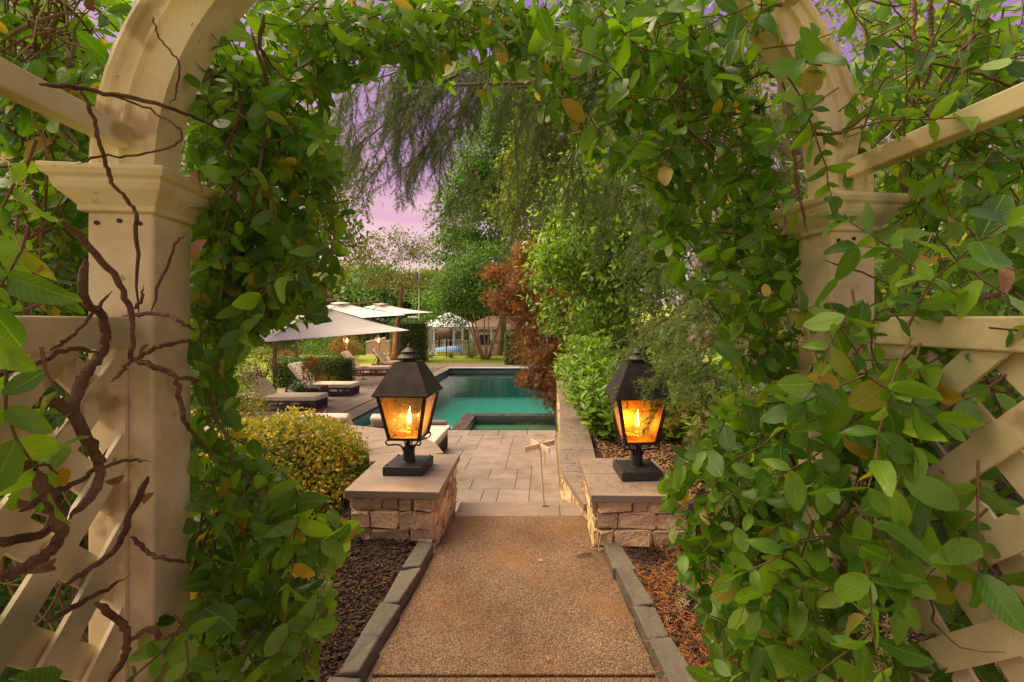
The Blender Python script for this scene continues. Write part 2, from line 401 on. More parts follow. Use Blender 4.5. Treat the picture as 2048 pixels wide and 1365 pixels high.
leafmat('evergreen', [(0.075, 0.152, 0.025), (0.146, 0.278, 0.036), (0.294, 0.505, 0.06), (0.481, 0.697, 0.101)], .3, .3, spec=.5)
leafmat('maple_red', [(0.11, 0.05, 0.03), (0.3, 0.11, 0.05), (0.17, 0.17, 0.05), (0.42, 0.17, 0.06), (0.14, 0.07, 0.04), (0.46, 0.22, 0.07), (0.24, 0.19, 0.05)], .35, .5, tcol=(1.6, 1.1, .5))
leafmat('gold', [(0.12, 0.2, 0.025), (0.27, 0.31, 0.03), (0.5, 0.42, 0.04), (0.64, 0.42, 0.05), (0.16, 0.25, 0.03), (0.54, 0.47, 0.07)], .3, .5)
leafmat('tree_green', [(0.048, 0.131, 0.028), (0.087, 0.207, 0.037), (0.141, 0.306, 0.046), (0.218, 0.393, 0.063)], .3, .5)
leafmat('tree_light', [(0.08, 0.131, 0.022), (0.145, 0.217, 0.032), (0.232, 0.304, 0.051), (0.319, 0.362, 0.072)], .35, .5)
leafmat('tree_olive', [(0.091, 0.111, 0.033), (0.156, 0.169, 0.046), (0.234, 0.247, 0.078)], .35, .5)
leafmat('boxwood', [(0.036, 0.09, 0.018), (0.081, 0.171, 0.025), (0.162, 0.288, 0.036)], .2, .5)
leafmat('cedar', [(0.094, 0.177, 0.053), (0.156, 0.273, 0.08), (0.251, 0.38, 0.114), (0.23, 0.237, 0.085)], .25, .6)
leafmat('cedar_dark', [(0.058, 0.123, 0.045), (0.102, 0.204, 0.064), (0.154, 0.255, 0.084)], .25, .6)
leafmat('podo', [(0.03, 0.068, 0.015), (0.075, 0.15, 0.027), (0.15, 0.27, 0.045)], .25, .4)
leafmat('yellow_fl', [(.55, .30, .02), (.75, .45, .04), (.3, .3, .03)], .3, .6)
leafmat('red_fl', [(.45, .02, .02), (.62, .04, .03), (.35, .02, .05)], .3, .5, tcol=(1.2, .8, .8))
leafmat('cream_fl', [(.70, .56, .34), (.80, .70, .48), (.66, .48, .22)], .3, .6, tcol=(1.1, 1.05, .9))
leafmat('white_fl', [(.72, .68, .6), (.8, .78, .7)], .3, .6, tcol=(1, 1, 1))
leafmat('grass_blade', [(0.202, 0.302, 0.026), (0.319, 0.437, 0.042), (0.47, 0.538, 0.072)], .3, .6)
leafmat('strap', [(.10, .22, .10), (.16, .30, .14)], .3, .4)
# exposed aggregate
m, t, out = newmat('aggregate'); p = N(t, 'ShaderNodeBsdfPrincipled'); t.links.new(p.outputs[0], out.inputs[0])
g = N(t, 'ShaderNodeNewGeometry'); vo = N(t, 'ShaderNodeTexVoronoi'); vo.inputs['Scale'].default_value = 150; t.links.new(g.outputs['Position'], vo.inputs['Vector'])
sc_ = N(t, 'ShaderNodeSeparateColor'); t.links.new(vo.outputs['Color'], sc_.inputs[0])
c = ramp(t, sc_.outputs[0], [(.12, .06, .025), (.26, .145, .068), (.35, .22, .11), (.41, .30, .18), (.21, .145, .10), (.50, .41, .30)], [0, .25, .5, .7, .85, 1])
c = mix(t, c, (.10, .055, .028), ramp(t, vo.outputs['Distance'], [(0, 0, 0), (.9, .9, .9)], [.38, .75]))
c = mix(t, c, (.42, .20, .07), ramp(t, noise(t, 2.3, 5, g.outputs['Position']), [(0, 0, 0), (.38, .38, .38)], [.5, .72]))
c = mix(t, c, (.62, .50, .40), ramp(t, noise(t, 1.3, 4, g.outputs['Position']), [(1, 1, 1), (0, 0, 0)], [.35, .62]), 'MULTIPLY')
t.links.new(c, p.inputs['Base Color']); p.inputs['Roughness'].default_value = .75
b = N(t, 'ShaderNodeBump'); b.inputs['Strength'].default_value = .8; b.inputs['Distance'].default_value = .006; b.invert = True
t.links.new(vo.outputs['Distance'], b.inputs['Height']); t.links.new(b.outputs[0], p.inputs['Normal'])
# water: fresnel mirror over a tinted clear body
def watermat(name, tint, bump, scale, stretch=(1, 1, 1), rough=.0):
    m, t, out = newmat(name); g = N(t, 'ShaderNodeNewGeometry')
    mp_ = N(t, 'ShaderNodeMapping'); mp_.inputs['Scale'].default_value = stretch; t.links.new(g.outputs['Position'], mp_.inputs[0])
    b = N(t, 'ShaderNodeBump'); b.inputs['Strength'].default_value = bump; b.inputs['Distance'].default_value = .02
    t.links.new(noise(t, scale, 3, mp_.outputs[0]), b.inputs['Height'])
    gl = N(t, 'ShaderNodeBsdfGlossy'); gl.inputs['Roughness'].default_value = rough; t.links.new(b.outputs[0], gl.inputs['Normal'])
    tr = N(t, 'ShaderNodeBsdfTransparent'); tr.inputs[0].default_value = (*tint, 1)
    fr = N(t, 'ShaderNodeFresnel'); fr.inputs[0].default_value = 1.33; t.links.new(b.outputs[0], fr.inputs['Normal'])
    mx = N(t, 'ShaderNodeMixShader'); t.links.new(fr.outputs[0], mx.inputs[0]); t.links.new(tr.outputs[0], mx.inputs[1]); t.links.new(gl.outputs[0], mx.inputs[2])
    t.links.new(mx.outputs[0], out.inputs[0])
watermat('pool_water', (.66, .92, .90), .35, 5.5)
watermat('spa_water', (.82, .96, .92), .1, 3)
watermat('lake_water', (.5, .55, .5), .25, 1.2)
def glassmat(name, tint):
    m, t, out = newmat(name)
    gl = N(t, 'ShaderNodeBsdfGlossy'); gl.inputs['Roughness'].default_value = .03
    tr = N(t, 'ShaderNodeBsdfTransparent'); tr.inputs[0].default_value = (*tint, 1)
    fr = N(t, 'ShaderNodeFresnel'); fr.inputs[0].default_value = 1.5
    mx = N(t, 'ShaderNodeMixShader'); t.links.new(fr.outputs[0], mx.inputs[0]); t.links.new(tr.outputs[0], mx.inputs[1]); t.links.new(gl.outputs[0], mx.inputs[2])
    tl = N(t, 'ShaderNodeBsdfTranslucent'); tl.inputs[0].default_value = (1, .62, .22, 1)      # amber film added to the panes so they glow around the flame
    m2 = N(t, 'ShaderNodeMixShader'); t.links.new(ramp(t, noise(t, 14, 4), [(.015, .015, .015), (.07, .07, .07)], [.35, .7]), m2.inputs[0])
    t.links.new(mx.outputs[0], m2.inputs[1]); t.links.new(tl.outputs[0], m2.inputs[2]); t.links.new(m2.outputs[0], out.inputs[0])
glassmat('lamp_glass', (1, .88, .68)); glassmat('amber_glass', (1, .80, .42))
def emit(name, col, s):
    m, t, out = newmat(name); e = N(t, 'ShaderNodeEmission'); e.inputs[0].default_value = (*col, 1); e.inputs[1].default_value = s; t.links.new(e.outputs[0], out.inputs[0])
emit('flame', (1, .50, .10), 10); emit('flame_core', (1, .74, .30), 22)
# flag: stripes and a star field canton from the cloth's own UV
m, t, out = newmat('flag_cloth'); p = N(t, 'ShaderNodeBsdfPrincipled'); t.links.new(p.outputs[0], out.inputs[0]); p.inputs['Roughness'].default_value = .9
uv = N(t, 'ShaderNodeUVMap'); sp = N(t, 'ShaderNodeSeparateXYZ'); t.links.new(uv.outputs[0], sp.inputs[0])
w = N(t, 'ShaderNodeMath', operation='MULTIPLY'); w.inputs[1].default_value = 6.5; t.links.new(sp.outputs[1], w.inputs[0])
f_ = N(t, 'ShaderNodeMath', operation='FRACT'); t.links.new(w.outputs[0], f_.inputs[0])
s_ = N(t, 'ShaderNodeMath', operation='GREATER_THAN'); s_.inputs[1].default_value = .5; t.links.new(f_.outputs[0], s_.inputs[0])
c = mix(t, (.55, .05, .06), (.75, .72, .68), s_.outputs[0])
a1 = N(t, 'ShaderNodeMath', operation='LESS_THAN'); a1.inputs[1].default_value = .4; t.links.new(sp.outputs[0], a1.inputs[0])
a2 = N(t, 'ShaderNodeMath', operation='GREATER_THAN'); a2.inputs[1].default_value = .46; t.links.new(sp.outputs[1], a2.inputs[0])
a3 = N(t, 'ShaderNodeMath', operation='MULTIPLY'); t.links.new(a1.outputs[0], a3.inputs[0]); t.links.new(a2.outputs[0], a3.inputs[1])
t.links.new(mix(t, c, (.05, .07, .22), a3.outputs[0]), p.inputs['Base Color'])
# ================================================================== THE SETTING
DECK = -.75
POOL = (-4.5, .26, 9.43, 21.4)     # x0 x1 y0 y1
rng = np.random.default_rng(7)
def rects(mb, rs, z):
    for x0, x1, y0, y1 in rs: mb.add([(x0, y0, z), (x1, y0, z), (x1, y1, z), (x0, y1, z)], [(0, 1, 2, 3)])
    return mb
mb = MB(); x0, x1, y0, y1 = POOL
rects(mb, [(-150, x0, -40, 30), (x1, 150, -40, 30), (x0, x1, -40, y0), (x0, x1, y1, 30)], -.79)
ys = [30, 33, 70, 78, 95, 160, 400, 900]; zs = [-.79, -2.4, -2.4, -1.2, 1.5, 6, 14, 20]
for i in range(len(ys)-1):
    mb.add([(-150 if i < 1 else -600, ys[i], zs[i]), (150 if i < 1 else 600, ys[i], zs[i]), (600, ys[i+1], zs[i+1]), (-600, ys[i+1], zs[i+1])], [(0, 1, 2, 3)])
tag(mb.build('lawn', 'lawn'), 'green lawn beyond the pool running down to the lake', 'lawn', kind='structure')
tag(rects(MB(), [(-500, 500, 31, 90)], -1.6).build('lake', 'lake_water'), 'grey lake water behind the iron fence', 'lake', kind='structure')
# path, in two slabs with a joint
def PE(y): return -.725-.035*max(0, (3.2-y)/1.25), .355+.135*max(0, (3.2-y)/1.25)
pth = empty('path', (0, 0, 0), 'tan exposed aggregate path leading to the pool terrace', 'path'); pth['kind'] = 'structure'
for a, b in ((1.99, 3.6), (.1, 1.975), (-2.5, .085)):
    l0, r0 = PE(a); l1, r1 = PE(b)
    MB().hexa([(l0, a, -.12), (r0, a, -.12), (r1, b, -.12), (l1, b, -.12), (l0, a, 0), (r0, a, 0), (r1, b, 0), (l1, b, 0)]).build('slab', 'aggregate', pth, bevel=.006)
MB().hexa([(-.9, -2.5, -.15), (.9, -2.5, -.15), (.6, 3.6, -.15), (-.9, 3.6, -.15), (-.9, -2.5, -.02), (.9, -2.5, -.02), (.6, 3.6, -.02), (-.9, 3.6, -.02)]).build('slab_bed', 'mortar', pth)
# raised beds either side (gently uneven soil)
def bed(name, poly, z, label, seed):
    r = np.random.default_rng(seed); xs = [p[0] for p in poly]; ys_ = [p[1] for p in poly]
    nx, ny = 110, 130; gx = np.linspace(min(xs), max(xs), nx); gy = np.linspace(min(ys_), max(ys_), ny)
    ph = r.uniform(0, 6, 6); mb = MB(); vid = {}
    def vid_(i, j):
        if (i, j) not in vid:
            x, y = gx[i], gy[j]
            vid[i, j] = len(mb.v); mb.v.append((x, y, z(x, y)+.014*math.sin(5*x+ph[0])*math.sin(4*y+ph[1])+.01*math.sin(11*x+7*y+ph[2])))
        return vid[i, j]
    cx = (gx[:-1]+gx[1:])/2; cy = (gy[:-1]+gy[1:])/2
    ins = inpoly(*np.meshgrid(cx, cy, indexing='ij'), poly)
    for i in range(nx-1):
        for j in range(ny-1):
            if ins[i, j]: mb.f.append((vid_(i, j), vid_(i+1, j), vid_(i+1, j+1), vid_(i, j+1)))
    return tag(mb.build(name, 'mulch_bed', smooth=True), label, 'flower bed', kind='structure')
zl = lambda x, y: .02; zr = lambda x, y: .02+.05*max(0, min(1, (x-.6)))+.08*max(0, min(1, (y-3.6)))
bed('garden_bed', [(-6, -2), (-.80, -2), (-.80, 3.3), (-1.3, 4.05), (-2.0, 4.75), (-3.2, 5.1), (-6, 5.4)], zl, 'dark bark mulch bed left of the path', 3)
bed('garden_bed', [(1.05, -2), (5.5, -2), (5.5, 15), (.45, 15), (.45, 3.4), (.50, 2.9), (.62, 1.9), (.85, .2)], zr, 'mulch bed covered with orange pine needles right of the path', 4)
mb = MB(); rects(mb, [(-9, -6, -2, 5.4)], .0); rects(mb, [(5.4, 12, -2, 15)], .03)
tag(mb.build('soil_ground', 'soil'), 'bare soil under the shrubs beside the arbor', 'ground', kind='structure')
# ---------------- pool
pool = empty('swimming_pool', (0, 0, 0), 'long turquoise swimming pool with grey waterline tiles', 'pool'); pool['kind'] = 'structure'
rects(MB(), [(x0, x1, y0, y1)], -2.1).build('floor', 'plaster', pool)
WT = -.05
mb = MB()
for a, b in (((x0, y0), (x1, y0)), ((x1, y0), (x1, y1)), ((x1, y1), (x0, y1)), ((x0, y1), (x0, y0))):
    mb.add([(*a, -2.1), (*b, -2.1), (*b, -1.08), (*a, -1.08)], [(3, 2, 1, 0)])
mb.build('wall', 'plaster', pool)
mb = MB()
for a, b in (((x0, y0), (x1, y0)), ((x1, y0), (x1, y1)), ((x1, y1), (x0, y1)), ((x0, y1), (x0, y0))):
    mb.add([(*a, -1.08), (*b, -1.08), (*b, -.77), (*a, -.77)], [(3, 2, 1, 0)])
mb.build('waterline_tiles', 'waterline', pool)
mb = MB(); mb.box((-3.25, 10.45, -1.65), (2.48, 2.0, .9)); mb.build('sun_shelf', 'shelf_plaster', pool)
rects(MB(), [(x0+.001, x1-.001, y0+.001, y1-.001)], -.93).build('water', 'pool_water', pool)
# spa: a tiled box with its own water
spa = empty('hot_tub', (-.9, 10.3, -1.9), 'square hot tub with mosaic tiled rim in the near pool corner', 'hot tub')
sx0, sx1, sy0, sy1, sw = -2.0, .24, 9.45, 11.35, .30
mb = MB(); zt = -.79
for (a, b, c, d) in ((sx0, sx0+sw, sy0, sy1), (sx0+sw, sx1, sy1-sw, sy1)):
    mb.box(((a+b)/2, (c+d)/2, (-2.0+zt)/2), (b-a, d-c, zt+2.0))
mb.build('rim', 'waterline', spa)
mb = MB(); ts = .075
def tiles(xa, xb, ya, yb):
    for i in range(int((xb-xa)/ts)):
        for j in range(int((yb-ya)/ts)):
            mb.box((xa+(i+.5)*ts, ya+(j+.5)*ts, zt+.003), (ts*.92, ts*.92, .008+.003*rng.random()))
tiles(sx0, sx0+sw, sy0, sy1); tiles(sx0+sw, sx1, sy1-sw, sy1)
for i in range(30):
    for k in range(3): mb.box((sx0+(i+.5)*ts, sy1+.003, zt-.05-(k+.5)*ts), (ts*.92, .008, ts*.92))
for j in range(25):
    for k in range(3): mb.box((sx0-.003, sy0+(j+.5)*ts, zt-.02-(k+.5)*ts), (.008, ts*.92, ts*.92))
tag(mb.build('mosaic_tiles', 'tile', spa), kind='stuff')
mb = MB(); mb.box(((sx0+sw+sx1)/2, sy1-sw-.25, -1.4), (sx1-sx0-sw, .5, .8)); mb.box((sx0+sw+.22, sy0+.53, -1.4), (.44, 1.06, .8)); mb.box((sx1-.22, sy0+.53, -1.4), (.44, 1.06, .8))
mb.build('bench', 'shelf_plaster', spa)
rects(MB(), [(sx0+sw, sx1, sy0, sy1-sw)], -1.75).build('floor', 'plaster', spa)
rects(MB(), [(sx0+sw+.001, sx1, sy0+.02, sy1-sw-.001)], -.86).build('water', 'spa_water', spa)
# ---------------- terrace pavers
patio = empty('patio', (0, 0, DECK), 'travertine paved terrace around the pool', 'patio'); patio['kind'] = 'structure'
mb = MB()
for a, b, c, d in ((-9.2, x0, 4.0, 24.2), (x0, .3, 4.5, y0), (x0, 1.5, y1, 24.2)): mb.box(((a+b)/2, (c+d)/2, DECK-.05), (b-a, d-c, .06))
mb.build('paving_base', 'joint', patio)
cs = .205
def lay(xa, xb, ya, yb, seed, fill):
    r = random.Random(seed); nx, ny = int(round((xb-xa)/cs)), int(round((yb-ya)/cs)); g = [[0]*ny for _ in range(nx)]
    for j in range(ny):
        for i in range(nx):
            if g[i][j]: continue
            opts = [(3, 2), (2, 2), (2, 3), (3, 2), (4, 2), (2, 1), (3, 3)]; r.shuffle(opts); opts += [(1, 2), (2, 1), (1, 1)]
            for w, h in opts:
                if i+w <= nx and j+h <= ny and not any(g[i+a][j+b] for a in range(w) for b in range(h)): break
            for a in range(w):
                for b in range(h): g[i+a][j+b] = 1
            fill.append((xa+i*cs, ya+j*cs, w*cs, h*cs, r.uniform(-.0015, .0015)))
pv = []
lay(-8.9, x0-.42, 5.3, 23.6, 1, pv); pv = [q for q in pv if q[0] > -5.9 or q[1] > 10.3]; lay(x0-.42, .22, 4.95, y0-.40, 2, pv); lay(x0, 1.3, y1+.42, 23.5, 3, pv)
def pkey(p):
    c = np.array([[p[0]+p[2]/2, p[1]+p[3]/2, DECK]]); a, b = project(c)
    return -(p[2]*p[3]/p[1]**3 if (450 < a[0] < 1200 and b[0] < 1015) else 0)
pv.sort(key=pkey)
def paver(mb, p): gp = .007; mb.box((p[0]+p[2]/2, p[1]+p[3]/2, DECK-.0125+p[4]), (p[2]-gp, p[3]-gp, .03)); return mb
for p in pv[:290]: paver(MB(), p).build('paver', 'trav', patio, bevel=.003, seg=1)
mb = MB()
for p in pv[290:]: paver(mb, p)
tag(mb.build('far_pavers', 'trav', patio), kind='stuff')
# pool coping slabs
mbs = []
n = 20
for i in range(n):
    a = y0-.4+(y1-y0+.8)*i/n; b = y0-.4+(y1-y0+.8)*(i+1)/n
    mbs.append(MB().box((x0-.19, (a+b)/2, DECK-.012), (.44, b-a-.008, .04)))
for i in range(8):
    a = x0+.03+(x1-x0-.06)*i/8; b = x0+.03+(x1-x0-.06)*(i+1)/8
    mbs.append(MB().box(((a+b)/2, y0-.19, DECK-.010), (b-a-.008, .42, .036)))
    mbs.append(MB().box(((a+b)/2, y1+.19, DECK-.006), (b-a-.008, .42, .045)))
for q in mbs: q.build('coping_slab', 'trav', patio, bevel=.008)
mb = MB(); mb.box((x0/2, y1+.03, DECK+.035), (4.7, .14, .05)); mb.build('cover_track', 'white_shell', patio, bevel=.01)
# steps
stp = empty('steps', (0, 4.2, DECK), 'travertine steps dropping from the path to the terrace', 'steps'); stp['kind'] = 'structure'
for k, (a, b, z) in enumerate(((3.605, 3.88, -.002), (3.86, 4.21, -.19), (4.19, 4.53, -.375), (4.51, 4.85, -.56))):
    MB().box((-.18, (a+b)/2-.015, (z-.046-.9)/2), (1.08, b-a-.03, z-.046+.9)).build('riser', 'mortar', stp)
    if k == 0: spans = ((-.72, .12), (.124, .345))
    else: spans = ((-.72, -.1), (-.094, .345))
    for s0, s1 in spans: MB().box(((s0+s1)/2, (a+b)/2, z-.022), (s1-s0, b-a, .044)).build('tread', 'trav_cap', stp, bevel=.006)
# ================================================================== PILLARS AND WALLS
def stone_rows(parent, origin, ud, nd, L, z0, z1, rows, r, depth=.07, off0=0):
    """rough ashlar on a vertical face: origin at its foot, ud along it, nd outward"""
    ud = Vector(ud).normalized(); nd = Vector(nd).normalized(); rot = Matrix((ud, nd, (0, 0, 1))).transposed()
    z = z0
    hs = [r.uniform(.6, 1.4) for _ in range(rows)]; k = (z1-z0)/sum(hs)
    for h in hs:
        h *= k; x = -off0 if off0 == 0 else -r.uniform(0, .1)
        while x < L-.03:
            w = r.choice((r.uniform(.09, .15), r.uniform(.18, .34), r.uniform(.2, .3)))
            if x+w > L-.09: w = L-x
            a = max(x, 0); b = min(x+w, L)
            if b-a > .04:
                c = Vector(origin)+ud*((a+b)/2)+nd*(r.uniform(-.006, .010)-depth/2+.014)+Vector((0, 0, z+h/2))
                MB().stone(c, (b-a-.014, depth, h-.014), np.random.default_rng(r.randrange(10**6)), rot, .055, .0085).build('stone', 'stone', parent, smooth=False)
            x += w
        z += h
def pillar(corners, label, seed):
    cx = sum(c[0] for c in corners)/4; cy = sum(c[1] for c in corners)/4
    pr = empty('stone_pillar', (cx, cy, 0), label, 'pillar', 'stone pillars beside the steps')
    r = random.Random(seed)
    ins = [(c[0]+(cx-c[0])*.13, c[1]+(cy-c[1])*.10) for c in corners]
    core = [(c[0]+(cx-c[0])*.20, c[1]+(cy-c[1])*.15) for c in corners]
    MB().prism(core, -.85, .335).build('core', 'mortar', pr)
    for i in range(4):
        a, b = Vector((*ins[i], 0)), Vector((*ins[(i+1) % 4], 0)); u = b-a; nd = Vector((u.y, -u.x, 0))
        stone_rows(pr, (a.x, a.y, 0), u, nd, u.length, -.06, .332, 4, r)
        if i in (1, 2, 3): stone_rows(pr, (a.x, a.y, 0), u, nd, u.length, -.76, -.06, 5, r)
    cs_ = [Vector((*c, 0)) for c in corners]
    f = .52
    def L(i, j, t): return cs_[i]+(cs_[j]-cs_[i])*t
    for q in ((cs_[0], cs_[1], L(1, 2, f), L(0, 3, f)), (L(0, 3, f+.006), L(1, 2, f+.006), cs_[2], cs_[3])):
        MB().prism([(v.x, v.y) for v in q], .335, .387).build('cap_slab', 'trav_cap', pr, bevel=.005)
    return pr
pillar([(-1.37, 3.10), (-.715, 3.07), (-.735, 3.93), (-1.40, 3.97)], 'stone pillar between the golden bush and the path', 11)
pillar([(.305, 3.02), (.985, 3.00), (.90, 3.80), (.290, 3.84)], 'stone pillar under the lantern with cedar fronds', 12)
# curved wall behind the golden bush
def edge_wall(name, label, lf, rt, z0, z1, seed, stone_z):
    pr = empty(name, (lf[0][0], lf[0][1], z0), label, 'wall'); r = random.Random(seed); n = len(lf)
    mb = MB(); e = .03
    for i in range(n-1):
        q = [(lf[i][0]+e, lf[i][1]), (rt[i][0], rt[i][1]), (rt[i+1][0], rt[i+1][1]), (lf[i+1][0]+e, lf[i+1][1])]
        mb.hexa([Vector((*p, z0)) for p in q]+[Vector((*p, z1-.05)) for p in q])
    mb.build('core', 'mortar', pr)
    for i in range(0, n-1, 2):
        mb = MB()
        for j in range(i, min(i+2, n-1)):
            g0 = .004 if j == i else 0; g1 = .004 if j == min(i+2, n-1)-1 else 0
            q = [(lf[j][0], lf[j][1]+g0), (rt[j][0], rt[j][1]+g0), (rt[j+1][0], rt[j+1][1]-g1), (lf[j+1][0], lf[j+1][1]-g1)]
            mb.hexa([Vector((*p, z1-.05)) for p in q]+[Vector((*p, z1)) for p in q])
        mb.build('coping_slab', 'trav_cap', pr)
    for i in range(n-1):
        a = Vector((lf[i][0]+e+.01, lf[i][1], 0)); b = Vector((lf[i+1][0]+e+.01, lf[i+1][1], 0)); u = b-a
        stone_rows(pr, (a.x, a.y, 0), u, (-u.y, u.x, 0), u.length, stone_z, z1-.052, 6, r)
    return pr
def ring_wall(name, label, line, w, z0, z1, seed, stones_left=True, stones_right=True, ncap=8):
    P = [Vector((x, y, 0)) for x, y in line]; r = random.Random(seed)
    pr = empty(name, (P[0].x, P[0].y, z0), label, 'wall')
    nrmv = []
    for i in range(len(P)):
        t_ = P[min(i+1, len(P)-1)]-P[max(i-1, 0)]; t_.normalize(); nrmv.append(Vector((t_.y, -t_.x, 0)))
    def strip(d): return [P[i]+nrmv[i]*d for i in range(len(P))]
    a, b = strip(w/2-.05), strip(-(w/2-.05)); mb = MB()
    for i in range(len(P)-1): mb.hexa([Vector((q.x, q.y, z0)) for q in (b[i], a[i], a[i+1], b[i+1])]+[Vector((q.x, q.y, z1-.05)) for q in (b[i], a[i], a[i+1], b[i+1])])
    mb.build('core', 'mortar', pr)
    a, b = strip(w/2), strip(-w/2); per = max(1, (len(P)-1)//ncap)
    for k in range(0, len(P)-1, per):
        mb = MB()
        for i in range(k, min(k+per, len(P)-1)):
            e0 = .004 if i == k else 0; e1 = .004 if i == min(k+per, len(P)-1)-1 else 0
            td = (P[i+1]-P[i]).normalized()
            mb.hexa([Vector((*(b[i]+td*e0).xy, z1-.05)), Vector((*(a[i]+td*e0).xy, z1-.05)), Vector((*(a[i+1]-td*e1).xy, z1-.05)), Vector((*(b[i+1]-td*e1).xy, z1-.05)),
                     Vector((*(b[i]+td*e0).xy, z1)), Vector((*(a[i]+td*e0).xy, z1)), Vector((*(a[i+1]-td*e1).xy, z1)), Vector((*(b[i+1]-td*e1).xy, z1))])
        mb.build('coping_slab', 'trav_cap', pr)
    for side, on in ((1, stones_right), (-1, stones_left)):
        if not on: continue
        q = strip(side*(w/2-.035))
        for i in range(0, len(P)-1, 2):
            j = min(i+2, len(P)-1); u = q[j]-q[i]; nd = Vector((u.y, -u.x, 0))*side
            stone_rows(pr, (q[i].x, q[i].y, 0), u, nd, u.length, max(z0, on), z1-.052, max(2, int((z1-max(z0, on))/.13)), r)
    return pr
wl = [tuple(p[:2]) for p in smooth_line([(-1.20, 3.99, 0), (-1.42, 4.40, 0), (-1.90, 4.75, 0), (-2.6, 4.98, 0), (-3.6, 5.08, 0), (-5.2, 5.10, 0)], 4)]
ring_wall('curved_wall', 'low curved stone wall with travertine coping behind the golden bush', wl, .62, -.78, .345, 21, stones_left=-.02, stones_right=False, ncap=8)
WLF = [tuple(p[:2]) for p in smooth_line([(.298, 3.50, 0), (.235, 3.85, 0), (.165, 4.26, 0), (.158, 4.7, 0), (.19, 5.8, 0), (.255, 8, 0), (.262, 10, 0), (.262, 15, 0), (.262, 22, 0)], 3)]
WRT = [tuple(p[:2]) for p in smooth_line([(.345, 3.50, 0), (.40, 3.85, 0), (.50, 4.26, 0), (.52, 4.7, 0), (.56, 5.8, 0), (.60, 8, 0), (.62, 10, 0), (.62, 15, 0), (.62, 22, 0)], 3)]
edge_wall('retaining_wall', 'long low stone wall with needle-littered coping right of the pool', WLF, WRT, -.95, .13, 22, -.75)
# edging stones along the path
def edging(side, label, seed):
    r = random.Random(seed); pr = empty('path_edging', (PE(2.2)[0 if side < 0 else 1], 2.2, 0), label, 'edging')
    y = 3.04
    while y > -.6:
        l = r.uniform(.24, .36); a, b = y-l+.008, y
        xi = [PE(a)[0 if side < 0 else 1], PE(b)[0 if side < 0 else 1]]
        w0, w1 = r.uniform(.105, .13), r.uniform(.10, .12); g = .012*side
        z = r.uniform(.055, .075); j = lambda: r.uniform(-.012, .012)
        pts = [(xi[0]+g+j(), a), (xi[0]+g+side*w0+j(), a+j()), (xi[1]+g+side*w1+j(), b+j()), (xi[1]+g+j(), b)]
        if side < 0: pts = [pts[1], pts[0], pts[3], pts[2]]
        lo = [Vector((q[0], q[1], -.06)) for q in pts]; hi = [Vector((q[0]+j()*.5, q[1]+j()*.5, z+j()*1.2)) for q in pts]
        mb = MB(); mb.hexa(lo+hi); o = mb.build('edging_stone', 'bluestone', pr, bevel=.010)
        y -= l
    return pr
edging(-1, 'row of grey edging stones along the dark mulch bed', 5); edging(1, 'row of grey edging stones along the pine needle bed', 6)
